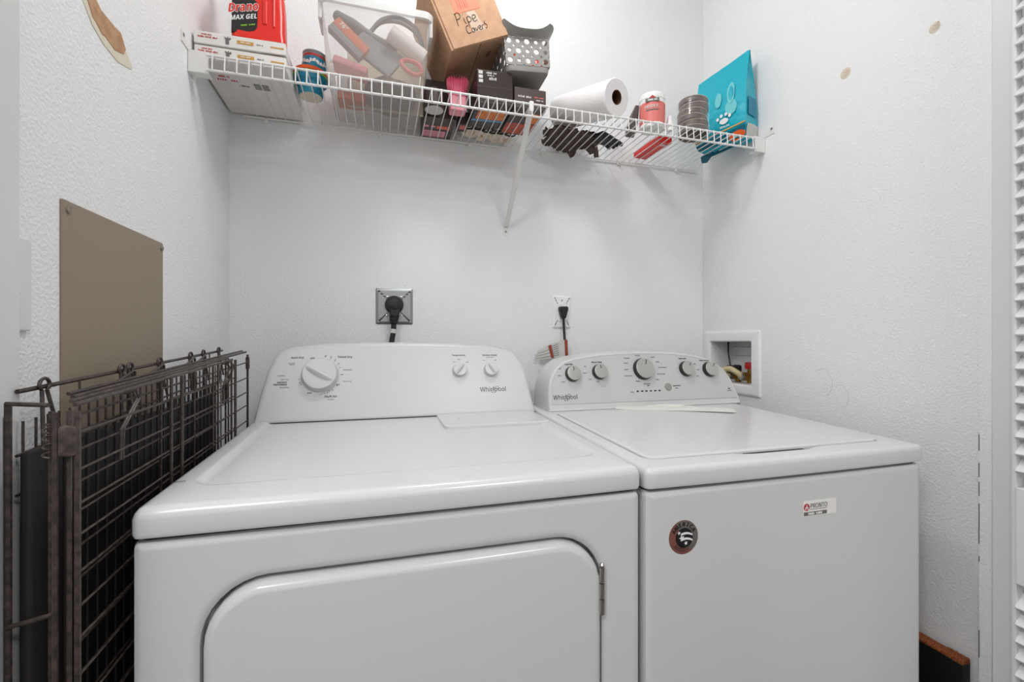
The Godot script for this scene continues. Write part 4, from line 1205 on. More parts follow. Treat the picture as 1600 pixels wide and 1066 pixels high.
func bin() -> void:
	# clear storage bin with a rim; its walls are thin sheets with an inside
	var o := thing("clear_bin", "clear plastic storage bin full of odds and ends", "storage bin", Vector3(0.4215, S + 0.0008, 0.1600))
	var b := B.new()
	var lv := [[0.0, 0.118, 0.122], [0.003, 0.1215, 0.1255], [0.034, 0.1245, 0.1285], [0.036, 0.1265, 0.1300], [0.120, 0.1325, 0.1320], [0.188, 0.1370, 0.1335]]
	var rings := []
	for a in lv: rings.append(flat(rrect(0, 0, a[1], a[2], 0.016, 5), a[0]))
	b.loft(rings, true, false)
	add(o, "bin_wall", b, M.clear)
	b = B.new()
	var r0 := rrect(0, 0, 0.1375, 0.1338, 0.017, 5)
	b.loft([flat(inset(r0, 0.001), 0.183), flat(inset(r0, -0.007), 0.184), flat(inset(r0, -0.008), 0.200), flat(inset(r0, -0.006), 0.203), flat(inset(r0, -0.001), 0.204), flat(inset(r0, 0.001), 0.190)], false, false)
	add(o, "rim", b, M.clear_rim)
	for x in [0.139, -0.139]:
		b = B.new()
		rbox(b, Vector3(x, 0.168, 0.09), Vector3(0.010, 0.050, 0.075), 0.004)
		add(o, "clip_handle", b, M.clear_rim)
	var C := Vector3(0.4215, S, 0.16)
	# contents, each a thing
	var t := thing("roller_handle", "dark grey rod leaning across the clear bin", "rod", C + Vector3(-0.038, 0.160, 0.075), rot(0, 0, -26))
	b = B.new()
	lathe(b, [Vector2(0.010, -0.095), Vector2(0.016, -0.090), Vector2(0.013, -0.02), Vector2(0.017, 0.03), Vector2(0.013, 0.075), Vector2(0.008, 0.080)], 14, Transform3D(rot(0, 0, 90), Vector3.ZERO))
	add(t, "rod", b, M.dark_gray)
	t = thing("paper_roll", "white paper roll slanting down in the clear bin", "paper roll", C + Vector3(0.078, 0.128, 0.098), rot(0, 8, -27))
	b = B.new()
	lathe(b, [Vector2(0.021, -0.052), Vector2(0.0225, -0.050), Vector2(0.0225, 0.050), Vector2(0.021, 0.052)], 18, Transform3D(rot(0, 0, 90), Vector3.ZERO))
	add(t, "roll", b, M.white_paper)
	t = thing("gray_pouch", "flat grey pouch between the orange box and paper roll", "pouch", C + Vector3(0.000, 0.104, 0.085), rot(-8, 4, -34))
	b = B.new()
	rbox(b, Vector3.ZERO, Vector3(0.125, 0.080, 0.014), 0.006)
	add(t, "pouch", b, M.mid_gray)
	t = thing("blade_box", "narrow orange and grey box leaning in the clear bin", "box", C + Vector3(-0.073, 0.112, 0.104), rot(0, 6, -40))
	b = B.new()
	rbox(b, Vector3(0, -0.009, 0), Vector3(0.100, 0.018, 0.026), 0.002)
	add(t, "box_body", b, M.mid_gray)
	b = B.new()
	rbox(b, Vector3(0, 0.011, 0), Vector3(0.100, 0.024, 0.028), 0.002)
	var ob := add(t, "orange_sleeve", b, M.peach)
	txt(ob, "lettering", "76\"", 0.011, M.white, Transform3D(Basis.IDENTITY, Vector3(-0.026, 0.013, 0.0145)), true)
	t = thing("tape_loop", "salmon pink tape loop low in the clear bin's right corner", "tape", C + Vector3(0.088, 0.066, 0.112), rot(0, 0, -20))
	b = B.new()
	var pts := []
	for i in 24:
		var g := TAU * i / 24
		pts.append(Vector3(0.028 * cos(g), 0.016 * sin(g), 0.003 * sin(2 * g)))
	tube(b, pts, 0.0062, 8, true)
	add(t, "loop", b, M.salmon)
	t = thing("envelope_bundle", "bundle of cream paper standing at the back of the clear bin", "paper", C + Vector3(0.03, 0.006, -0.03), rot(6, 0, 0))
	b = B.new()
	rbox(b, Vector3(-0.005, 0.100, 0), Vector3(0.215, 0.200, 0.016), 0.003)
	add(t, "paper", b, M.cream)
	t = thing("plastic_pipe", "pale bent tubing sticking out above the clear bin", "tubing", C + Vector3(0.03, 0.20, 0.03))
	b = B.new()
	for k in 2: tube(b, curve([Vector3(-0.055, -0.02, 0.01 * k), Vector3(-0.02, 0.022, 0.015 - 0.01 * k), Vector3(0.03, 0.034 - k * 0.012, 0.02), Vector3(0.075, 0.012 - k * 0.012, 0.02), Vector3(0.095, -0.03, 0.01)], 5), 0.0055, 8)
	add(t, "tubing", b, M.dark_gray)
	t = thing("peach_box", "small peach box lying on the bottom of the clear bin", "box", C + Vector3(-0.070, 0.005, -0.020))
	b = B.new()
	rbox(b, Vector3(0, 0.018, 0), Vector3(0.075, 0.032, 0.060), 0.003)
	add(t, "box", b, M.peach)
	t = thing("gray_bundle", "crumpled grey bundle on the bottom of the clear bin", "bundle", C + Vector3(0.032, 0.006, -0.015))
	b = B.new()
	rings = []
	for i in 9:
		var u := i / 8.0
		var r := PackedVector3Array()
		for k in 14:
			var g := TAU * k / 14
			var rad := (0.040 + 0.050 * sin(u * PI)) * (1 + 0.18 * sin(k * 2.3 + i * 1.7))
			r.append(Vector3(-0.066 + u * 0.140, 0.034 + sin(g) * minf(rad * 0.6, 0.032), cos(g) * rad))
		r.reverse()
		rings.append(r)
	b.loft(rings)
	add(t, "bundle", b, M.taupe)
	t = thing("pink_sheet", "pale pink folded sheet in the left of the clear bin", "sheet", C + Vector3(-0.07, 0.046, 0.075), rot(0, 0, -14))
	b = B.new()
	rbox(b, Vector3(0, 0.008, 0), Vector3(0.088, 0.020, 0.060), 0.005)
	add(t, "sheet", b, M.pink_pale)

func shelf_middle() -> void:
	# carton marked Pipe Covers, rolled to one side
	var roll := 24.2
	var o := thing("marked_carton", "brown tilted cardboard carton with handwriting and orange sticker", "carton", Vector3(0.6154, 1.9033, 0.290), rot(0, 0, roll))
	var b := B.new()
	rbox(b, Vector3(0.0885, 0.105, -0.128), Vector3(0.177, 0.210, 0.256), 0.002)
	add(o, "carton", b, M.card)
	b = B.new()                                        # front flap stands proud along the left
	rbox(b, Vector3(0.0915, 0.1055, 0.0012), Vector3(0.168, 0.207, 0.003), 0.001)
	add(o, "front_flap", b, M.card)
	b = B.new()
	rbox(b, Vector3(0.090, -0.0003, -0.128), Vector3(0.0015, 0.0012, 0.254), 0.0003)
	var seam := add(o, "bottom_seam", b, M.card_dark)
	txt(o, "print", "NO", 0.012, M.card_dark, Transform3D(rot(90, 0, 0) * rot(0, 0, 90), Vector3(0.128, -0.0004, -0.065)), true)
	b = B.new()
	rbox(b, Vector3(0.088, 0.118, 0.0030), Vector3(0.075, 0.060, 0.0006), 0.0002, Transform3D(rot(0, 0, 0), Vector3.ZERO))
	var stk := add(o, "orange_sticker", b, M.sticker_orange, Vector3.ZERO, "orange price sticker")
	for i in 5:
		b = B.new()
		rbox(b, Vector3(0.066 + i * 0.0065, 0.116, 0.0036), Vector3(0.0016 + 0.001 * (i % 2), 0.036, 0.0005), 0.0001, Transform3D(rot(0, 0, 0), Vector3.ZERO), 1)
		add(stk, "bar", b, M.red_print)
	unread(stk, "print", 6, 0.006, M.red_print, Transform3D(Basis.IDENTITY, Vector3(0.082, 0.141, 0.0034)))
	b = B.new()
	prism(b, V2([0.078, 0.030, 0.118, 0.030, 0.106, 0.086, 0.082, 0.086]), 0.0028, 0.0032)
	add(o, "clear_tape", b, M.tape)
	# handwriting as pen strokes
	var pen := func(s: Array) -> void:
		var p := []
		for i in s.size() / 2: p.append(Vector3(s[2 * i], s[2 * i + 1], 0.0036))
		var w := B.new()
		tube(w, curve(p, 5), 0.0007, 5)
		add(o, "handwriting", w, M.marker)
	var k := 0.00142
	var put := func(s: Array, x: float, y: float) -> void:
		var r := []
		for i in s.size() / 2:
			r.append(x + s[2 * i] * k); r.append(y + s[2 * i + 1] * k)
		pen.call(r)
	var wx := 0.048; var wy := 0.056
	put.call([0, 22, -1, 10, -2, 0], wx, wy)
	put.call([-2, 22, 6, 24, 9, 18, 6, 13, -1, 12], wx, wy)
	put.call([14, 12, 14, 5, 15, 1], wx, wy)
	put.call([14, 18, 14.5, 19], wx, wy)
	put.call([20, 12, 20, 0, 19, -8], wx, wy)
	put.call([20, 10, 24, 13, 28, 9, 26, 3, 20, 3], wx, wy)
	put.call([31, 6, 38, 8, 37, 13, 32, 12, 31, 5, 34, 1, 39, 3], wx, wy)
	wx = 0.064; wy = 0.030
	put.call([6, 15, 1, 14, -1, 7, 1, 1, 7, 2], wx, wy)
	put.call([14, 8, 11, 8, 9, 3, 13, 1, 15, 8, 16, 2], wx, wy)
	put.call([18, 8, 20, 2, 24, 9], wx, wy)
	put.call([25, 5, 30, 7, 28, 10, 25, 7, 27, 2, 31, 3], wx, wy)
	put.call([32, 2, 33, 9, 37, 9], wx, wy)
	put.call([42, 16, 39, 12, 43, 8, 41, 3, 38, 3], wx, wy)
	# dark labelled box behind
	o = thing("dark_labelled_box", "dark brown box with pink label under the tilted carton", "box", Vector3(0.6040, S + 0.0005, 0.0750))
	b = B.new()
	rbox(b, Vector3(0, 0.056, 0), Vector3(0.096, 0.112, 0.140), 0.0015)
	add(o, "box", b, M.box_brown)
	b = B.new()
	rbox(b, Vector3(-0.008, -0.0002, -0.040), Vector3(0.070, 0.0006, 0.044), 0.0002)
	var lb := add(o, "label", b, M.pink_pale, Vector3.ZERO, "pale pink label underneath")
	for i in 4:
		b = B.new()
		rbox(b, Vector3(-0.010, -0.0006, -0.054 + i * 0.009), Vector3(0.058, 0.0004, 0.0018), 0.0001, Transform3D.IDENTITY, 1)
		add(lb, "fine_line", b, M.print_pale)
	b = B.new()
	rbox(b, Vector3(0.016, -0.0002, 0.008), Vector3(0.042, 0.0006, 0.020), 0.0002)
	add(o, "orange_mark", b, M.peach)
	b = B.new()
	for x in [-0.036, -0.016]: rbox(b, Vector3(x, -0.0002, 0.010), Vector3(0.014, 0.0006, 0.012), 0.0002)
	add(o, "white_mark", b, M.pink_pale)
	# jar with a pale base, in front of that box
	o = thing("dark_jar", "small dark jar with pale round base behind the shelf lip", "jar", Vector3(0.5800, S + 0.0005, 0.1850))
	b = B.new()
	lathe(b, [Vector2(0.026, 0.001), Vector2(0.029, 0.004), Vector2(0.029, 0.040), Vector2(0.026, 0.046), Vector2(0.026, 0.056), Vector2(0.024, 0.058)], 28)
	add(o, "jar", b, M.box_brown)
	b = B.new()
	lathe(b, [Vector2(0.025, -0.0004), Vector2(0.0265, 0.0003), Vector2(0.0265, 0.002)], 28)
	add(o, "base_disc", b, M.tag)
	# pink scalloped cup
	o = thing("pink_cup", "pink scalloped silicone cup between dark jar and black boxes", "cup", Vector3(0.6480, S + 0.0005, 0.190))
	b = B.new()
	b.loft([flat(rrect(0, 0, 0.0220, 0.0190, 0.005), 0.0), flat(rrect(0, 0, 0.0235, 0.0205, 0.006), 0.003), flat(rrect(0, 0, 0.0255, 0.0230, 0.012), 0.040)])
	add(o, "cup", b, M.pink_pale)
	b = B.new()
	var rg := []
	for a in [[0.0255, 0.038, 0.0], [0.0270, 0.044, 0.0], [0.0285, 0.060, 0.2], [0.0300, 0.078, 1.0], [0.0280, 0.090, 1.5], [0.021, 0.090, 0.8]]:
		var r := PackedVector3Array()
		for i in 72:
			var g := TAU * i / 72
			var s: float = 1.0 + 0.105 * a[2] * (1.0 if i % 3 == 0 else -0.5)
			r.append(Vector3(cos(g) * a[0] * s, a[1] + 0.004 * a[2] * (1.0 if i % 3 == 0 else -0.5), -sin(g) * a[0] * s))
		rg.append(r)
	b.loft(rg)
	add(o, "scalloped_rim", b, M.pink)
	# small dark pack
	o = thing("dark_packet", "small dark packet lying behind the pink cup", "packet", Vector3(0.6775, S + 0.0005, 0.098))
	b = B.new()
	rbox(b, Vector3(0, 0.020, 0), Vector3(0.030, 0.040, 0.055), 0.003)
	add(o, "packet", b, M.box_brown)
	b = B.new()
	rbox(b, Vector3(0, -0.0002, 0.006), Vector3(0.018, 0.0006, 0.026), 0.0002)
	add(o, "label", b, M.salmon)
	# two black boxes
	o = thing("black_box", "taller glossy black printed box left of the grey basket", "box", Vector3(0.7440, S + 0.0005, 0.1950), rot(0, 0, 2.0))
	b = B.new()
	rbox(b, Vector3(0, 0.047, 0), Vector3(0.104, 0.094, 0.150), 0.002)
	add(o, "box", b, M.box_black)
	b = B.new()
	rbox(b, Vector3(0, 0.0465, 0.0752), Vector3(0.103, 0.0012, 0.0008), 0.0003)
	add(o, "fold", b, M.box_brown)
	for a in [[9, 0.0055, -0.010, 0.086], [4, 0.009, -0.006, 0.070], [7, 0.0045, -0.012, 0.079]]: unread(o, "print", a[0], a[1], M.tag, Transform3D(Basis.IDENTITY, Vector3(a[2], a[3], 0.0753)))
	b = B.new()
	for y in [0.086, 0.074, 0.062]: rbox(b, Vector3(-0.041, y, 0.0752), Vector3(0.012, 0.009, 0.0008), 0.0003)
	add(o, "small_mark", b, M.tag)
	b = B.new()
	rbox(b, Vector3(0.004, -0.0002, 0.006), Vector3(0.088, 0.0006, 0.050), 0.0002)
	add(o, "flame_picture", b, M.flame, Vector3.ZERO, "orange picture panel underneath")
	b = B.new()
	rbox(b, Vector3(-0.002, -0.0002, -0.0265), Vector3(0.096, 0.0006, 0.012), 0.0002)
	add(o, "blue_band", b, M.blue_print)
	o = thing("black_box", "lower dark box with orange underside below the grey basket", "box", Vector3(0.8480, S + 0.0005, 0.1850), rot(0, 0, 0))
	b = B.new()
	rbox(b, Vector3(0, 0.030, 0), Vector3(0.096, 0.060, 0.170), 0.002)
	add(o, "box", b, M.box_brown)
	unread(o, "print", 10, 0.0065, M.tag, Transform3D(Basis.IDENTITY, Vector3(-0.018, 0.034, 0.0853)))
	unread(o, "print", 11, 0.0042, M.salmon, Transform3D(Basis.IDENTITY, Vector3(0.026, 0.036, 0.0853)))
	unread(o, "print", 9, 0.0042, M.tag, Transform3D(Basis.IDENTITY, Vector3(0.028, 0.028, 0.0853)))
	b = B.new()
	rbox(b, Vector3(0.000, -0.0002, -0.042), Vector3(0.090, 0.0006, 0.070), 0.0002)
	add(o, "fire_picture", b, M.fire_red, Vector3.ZERO, "orange-red picture panel underneath")
	b = B.new()
	rbox(b, Vector3(0.030, -0.0002, 0.030), Vector3(0.030, 0.0006, 0.060), 0.0002)
	add(o, "flame_picture", b, M.flame)
	o = thing("small_dark_carton", "small dark carton propping up the grey basket from below", "carton", Vector3(0.8620, S + 0.0610, 0.150))
	b = B.new()
	rbox(b, Vector3(0, 0.0185, 0), Vector3(0.060, 0.037, 0.070), 0.002)
	add(o, "carton", b, M.box_brown)
	# cream rope pile
	o = thing("rope", "cream cotton rope piled at the back of the shelf", "rope", Vector3(0.7800, S + 0.0095, 0.0550))
	b = B.new()
	var pts := []
	for i in 80:
		var g := i * 0.62
		pts.append(Vector3(-0.085 + 0.0019 * i + 0.020 * cos(g), 0.004 + 0.004 * sin(g * 1.7) + 0.010 * (i % 7) / 7.0, -0.004 + 0.026 * sin(g) - 0.012 * i / 80.0))
	tube(b, curve(pts, 3), 0.0078, 7)
	add(o, "rope", b, M.rope)
	o = thing("black_cable", "thin black coiled cable over the cream rope", "cable", Vector3(0.7900, S + 0.004, 0.0950))
	b = B.new()
	pts = []
	for i in 56:
		var g := i * 0.75
		pts.append(Vector3(-0.105 + 0.0031 * i + 0.013 * cos(g), 0.0025 + 0.002 * sin(g * 1.3), 0.008 + 0.012 * sin(g) - 0.020 * i / 56.0))
	tube(b, curve(pts, 3), 0.0024, 6)
	add(o, "cable", b, M.black)
	basket()
func basket() -> void:
	var o := thing("grey_basket", "grey plastic basket with round holes on the black boxes", "basket", Vector3(0.8390, 1.8860, 0.200), rot(-2, 0, 5.0))
	# local: base at y = 0, front towards +z
	var h := 0.112
	var bw := 0.0650; var tw := 0.0690
	var bd := 0.082; var td := 0.090
	var b := B.new()
	# bottom with rounded edge
	var rings := []
	for a in [[0.0, 0.006, 0.010], [0.002, 0.002, 0.013], [0.008, 0.0, 0.014], [0.016, -0.0012, 0.014]]: rings.append(flat(rrect(0, 0, bw - a[1], bd - a[1], a[2], 4), a[0]))
	b.loft(rings, true, false)
	add(o, "base", b, M.gray_plastic)
	# walls pierced by round holes
	for s in 4:
		b = B.new()
		var front := s % 2 == 0
		var n := 5
		for i in n:
			for k in 3:
				var x0 := -1.0 + 2.0 * i / n; var x1 := -1.0 + 2.0 * (i + 1) / n
				var v0 := 0.016 + k * 0.0268; var v1 := 0.0428 + k * 0.0268
				var place := func(u: float, v: float, depth: float) -> Vector3:
					var f: float = v / h
					var w: float = lerpf(bw + 0.001, tw, f); var d: float = lerpf(bd + 0.001, td, f)
					var p := Vector3(u * w, v, d - depth) if front else Vector3(u * d, v, w - depth)
					return rot(0, 90.0 * s, 0) * p
				var ro: float = 0.0078 if (i + k) % 2 == 0 else 0.0056
				var m := 16
				var half: float = (x1 - x0) / 2
				var pts_o := []; var pts_i := []; var pts_b := []; var pts_c := []
				for j in m:
					var g := TAU * (j + 0.5) / m
					var cx := cos(g); var cy := sin(g)
					var e := 1.0 / maxf(absf(cx), absf(cy))
					var uc := (x0 + x1) / 2; var vc := (v0 + v1) / 2
					var sx: float = ro / (bw if front else bd)
					pts_o.append(place.call(uc + cx * e * half, vc + cy * e * 0.0134, 0.0))
					pts_i.append(place.call(uc + cx * sx, vc + cy * ro, 0.0))
					pts_b.append(place.call(uc + cx * sx, vc + cy * ro, 0.0022))
					pts_c.append(place.call(uc + cx * e * half, vc + cy * e * 0.0134, 0.0022))
				b.loft([PackedVector3Array(pts_o), PackedVector3Array(pts_i), PackedVector3Array(pts_b), PackedVector3Array(pts_c)], false, false)
		add(o, "pierced_wall", b, M.gray_plastic)
	# wavy flared rim, higher at the corners
	b = B.new()
	rings = []
	for a in [[0.096, 0.0, 0.0], [0.100, -0.004, 0.3], [0.104, -0.011, 0.7], [0.109, -0.019, 1.0], [0.1115, -0.021, 1.0], [0.1115, -0.018, 1.0], [0.104, -0.003, 0.5], [0.096, 0.003, 0.0]]:
		var r := PackedVector3Array()
		for p in inset(rrect(0, 0, tw - 0.0008, td - 0.0008, 0.013, 4, 10), a[1]):
			var lift := 0.024 * pow(clampf(absf(p.x) / tw, 0, 1), 3.0) - 0.012 + 0.006 * pow(clampf(absf(p.y) / td, 0, 1), 3.0)
			r.append(Vector3(maxf(p.x, -tw - 0.003), a[0] + lift * a[2], -p.y))
		rings.append(r)
	b.loft(rings, false, false)
	add(o, "rim", b, M.gray_plastic)
	var inside := [["teal_bottle", "small teal bottle seen through the grey basket's holes", "bottle", Vector3(0.022, 0.003, -0.008), M.teal], ["red_bottle", "small red bottle seen through the grey basket's holes", "bottle", Vector3(0.050, 0.003, 0.018), M.red], ["white_bottle", "small white bottle seen through the grey basket's holes", "bottle", Vector3(-0.010, 0.003, 0.012), M.white]]
	for a in inside:
		var t := thing(a[0], a[1], a[2], o.transform * a[3], o.basis)
		var bb := B.new()
		lathe(bb, [Vector2(0.014, 0), Vector2(0.0155, 0.003), Vector2(0.0155, 0.060), Vector2(0.009, 0.070), Vector2(0.008, 0.076)], 18)
		add(t, "bottle", bb, a[4])
		bb = B.new()
		lathe(bb, [Vector2(0.0095, 0.074), Vector2(0.0095, 0.090), Vector2(0.007, 0.092)], 14)
		add(t, "cap", bb, M.white if a[4] != M.white else M.orange)

func shelf_right() -> void:
	# paper towel roll
	var ax := Vector3(0.34, -0.20, 0.92).normalized()
	var o := thing("paper_towel_roll", "white paper towel roll lying on the shelf, brown core facing out", "paper towel", Vector3(1.105, S + 0.0535, 0.309), Basis(Vector3.UP.cross(ax).normalized(), ax.cross(Vector3.UP.cross(ax).normalized()), ax))
	var b := B.new()
	var cyl := func(r: float, z: float) -> PackedVector3Array:
		var p := PackedVector3Array()
		for i in 44:
			var g := TAU * i / 44
			p.append(Vector3(cos(g) * r, sin(g) * r, z))
		return p
	b.loft([cyl.call(0.0205, -0.25), cyl.call(0.051, -0.25), cyl.call(0.053, -0.247), cyl.call(0.053, -0.003), cyl.call(0.0505, 0.0), cyl.call(0.0205, 0.0), cyl.call(0.0205, -0.25)], false, false)
	add(o, "paper", b, M.paper_towel)
	b = B.new()
	b.loft([cyl.call(0.0188, -0.251), cyl.call(0.0204, -0.251), cyl.call(0.0204, 0.0005), cyl.call(0.0188, 0.0005), cyl.call(0.0188, -0.251)], false, false)
	add(o, "cardboard_core", b, M.core, Vector3.ZERO, "brown cardboard core")
	# dark cloth under the roll's far end, drooping through the wires
	o = thing("dark_cloth", "crumpled dark brown cloth drooping through the shelf behind the towel roll", "cloth", Vector3(1.05, S, 0.09))
	var n := FastNoiseLite.new()
	n.seed = 5
	n.frequency = 14.0
	b = B.new()
	var grid := []
	for j in 19:
		var row := []
		for i in 33:
			var u := i / 32.0; var v := j / 18.0
			var su := 2.0 * u - 1.0; var sv := 2.0 * v - 1.0
			var dx := su * sqrt(1.0 - sv * sv * 0.42); var dz := sv * sqrt(1.0 - su * su * 0.42)
			var ragged := 1.0 + 0.16 * sin(3.0 * atan2(dz, dx) + 0.8) * maxf(absf(su), absf(sv)) + 0.10 * sin(7.0 * atan2(dz, dx)) * maxf(absf(su), absf(sv))
			var x := 0.004 + dx * 0.106 * ragged
			var z := 0.006 + dz * 0.074 * ragged
			var y := 0.012 + 0.020 * absf(n.get_noise_2d(x * 2.2, z * 3.6)) + 0.010 * n.get_noise_2d(x * 6, z * 6)
			y = maxf(y, 0.007)
			for d in [[0.030, -0.058, 0.011, 0.034], [0.088, -0.020, 0.010, 0.030]]:
				y -= d[3] * exp(-(pow(x - d[0], 2) + pow(z - d[1], 2)) / (2 * d[2] * d[2]))
			row.append(Vector3(x, y, z))
		grid.append(row)
	for j in 18:
		for i in 32:
			b.q(grid[j][i], grid[j + 1][i], grid[j + 1][i + 1], grid[j][i + 1])
			var dn := Vector3(0, -0.006, 0)
			b.q(grid[j][i] + dn, grid[j][i + 1] + dn, grid[j + 1][i + 1] + dn, grid[j + 1][i] + dn)
	add(o, "cloth", b, M.cloth)
	o = thing("dark_glove", "black work glove lying under the front of the towel roll", "glove", Vector3(1.150, S + 0.001, 0.135), rot(0, 30, 0))
	b = B.new()
	rbox(b, Vector3(0, 0.010, 0), Vector3(0.075, 0.018, 0.055), 0.008)
	add(o, "palm", b, M.black)
	for i in 4:
		b = B.new()
		tube(b, curve([Vector3(0.030, 0.009, -0.020 + i * 0.0135), Vector3(0.055, 0.010, -0.022 + i * 0.0145), Vector3(0.078 + 0.006 * (i % 2), 0.008, -0.024 + i * 0.0150)], 4), 0.0068, 8)
		add(o, "finger", b, M.black)
	b = B.new()
	tube(b, curve([Vector3(-0.01, 0.008, -0.022), Vector3(0.01, 0.008, -0.040), Vector3(0.035, -0.008, -0.052), Vector3(0.045, -0.026, -0.056)], 4), 0.0085, 8)
	add(o, "thumb", b, M.cloth)
	# slim dark pouch between roll and spackle
	o = thing("dark_pouch", "slim dark pouch between towel roll and spackle tub", "pouch", Vector3(1.2120, S + 0.0005, 0.205), rot(0, -20, -10))
	b = B.new()
	b.loft([flat(rrect(0, 0, 0.014, 0.020, 0.006), 0), flat(rrect(0, 0, 0.016, 0.022, 0.007), 0.012), flat(rrect(0.001, 0, 0.013, 0.020, 0.006), 0.055), flat(rrect(0.004, 0, 0.006, 0.018, 0.003), 0.088)])
	add(o, "pouch", b, M.box_brown)
	# spackle tub: white top, red-pink label
	o = thing("spackle_tub", "white plastic tub with pink-red label behind the shelf lip", "tub", Vector3(1.2640, S + 0.0005, 0.250))
	b = B.new()
	lathe(b, [Vector2(0.036, 0), Vector2(0.0385, 0.003), Vector2(0.0395, 0.086), Vector2(0.0395, 0.088), Vector2(0.0405, 0.089), Vector2(0.0405, 0.103), Vector2(0.039, 0.106), Vector2(0.030, 0.1065)], 40)
	add(o, "tub", b, M.white)
	b = B.new()
	lathe(b, [Vector2(0.0386, 0.012), Vector2(0.0392, 0.013), Vector2(0.0399, 0.076), Vector2(0.0390, 0.077)], 40)
	var lb := add(o, "label", b, M.label_pink, Vector3.ZERO, "pink-red wrap label")
	var face := rot(0, -32, 0)
	var onr := func(deg: float, y: float, r: float) -> Transform3D: return Transform3D(rot(0, -32 + deg, 0), rot(0, -32 + deg, 0) * Vector3(0, y, r))
	b = B.new()
	prism(b, rrect(0, 0, 0.021, 0.0052, 0.002), 0, 0.001, 0, onr.call(0, 0.079, 0.0397))
	add(lb, "name_plate", b, M.gray_print)
	b = B.new()
	prism(b, V2([-0.010, 0, 0.010, 0, 0.005, 0.005, 0, 0.009, -0.005, 0.005]), 0, 0.001, 0, onr.call(0, 0.0845, 0.0402))
	add(lb, "roof_emblem", b, M.crimson)
	unread(lb, "print", 9, 0.0052, M.white, onr.call(0, 0.079, 0.0410))
	for i in 6: txt(lb, "lettering", "DRYDEX"[i], 0.0090, M.tag, onr.call(-30 + i * 10.0, 0.060, 0.0402), true)
	b = B.new()
	for i in 9: rbox(b, Vector3(0, 0, 0), Vector3(0.0060, 0.004, 0.0006), 0.0002, onr.call(-24 + i * 6.0, 0.049, 0.0400), 1)
	add(lb, "gray_band", b, M.gray_print)
	o = thing("white_tube", "short white bottle just right of the spackle tub", "bottle", Vector3(1.3200, S + 0.0005, 0.262))
	b = B.new()
	lathe(b, [Vector2(0.010, 0), Vector2(0.011, 0.002), Vector2(0.011, 0.026), Vector2(0.008, 0.032), Vector2(0.0075, 0.044), Vector2(0.006, 0.046)], 18)
	add(o, "bottle", b, M.white)
	o = thing("red_packet", "flat red packet lying on the shelf behind the spackle tub", "packet", Vector3(1.3550, S + 0.0005, 0.110), rot(0, 4, 0))
	b = B.new()
	rbox(b, Vector3(0, 0.012, 0), Vector3(0.052, 0.024, 0.150), 0.004)
	add(o, "packet", b, M.red)
	unread(o, "print", 3, 0.014, M.white, Transform3D(rot(90, 0, 0), Vector3(0.004, -0.0003, 0.055)))
	# stack of brown felt discs in clear film
	o = thing("disc_pack", "film-wrapped stack of brown discs in front of the teal bag", "disc pack", Vector3(1.4170, S + 0.0005, 0.2480), rot(-3, 0, -3))
	for i in 6:
		b = B.new()
		var sh := Vector3(0.0030 * sin(i * 1.9), 0, 0.002 * cos(i * 1.3))
		lathe(b, [Vector2(0.043, 0), Vector2(0.0455, 0.0025), Vector2(0.0455, 0.0140), Vector2(0.043, 0.0160)], 40, Transform3D(rot(0, 0, 2.0 * sin(i * 2.1)), sh + Vector3(0, 0.001 + i * 0.0192, 0)))
		var d := add(o, "disc", b, M.brown_puck)
		b = B.new()
		lathe(b, [Vector2(0.0435, 0.0158), Vector2(0.0462, 0.0164), Vector2(0.0462, 0.0180), Vector2(0.0435, 0.0188)], 40, Transform3D(rot(0, 0, 2.0 * sin(i * 2.1)), sh + Vector3(0, 0.001 + i * 0.0192, 0)))
		add(d, "pale_edge", b, M.puck_edge)
	b = B.new()
	rg_wrap(b)
	add(o, "film_wrap", b, M.film, Vector3.ZERO, "clear shrink film")
	bag()
func rg_wrap(b: B) -> void:
	var rings := []
	for a in [[0.000, 0.044], [0.003, 0.0490], [0.020, 0.0505], [0.040, 0.0495], [0.060, 0.0508], [0.080, 0.0495], [0.100, 0.0500], [0.115, 0.0485], [0.1185, 0.044]]:
		var r := PackedVector3Array()
		for i in 32:
			var g := TAU * i / 32
			r.append(Vector3(cos(g), 0, -sin(g)) * a[1] * (1.0 + 0.02 * sin(i * 2.0 + a[0] * 90)) + Vector3(0, a[0], 0))
		rings.append(r)
	b.loft(rings, false, false)
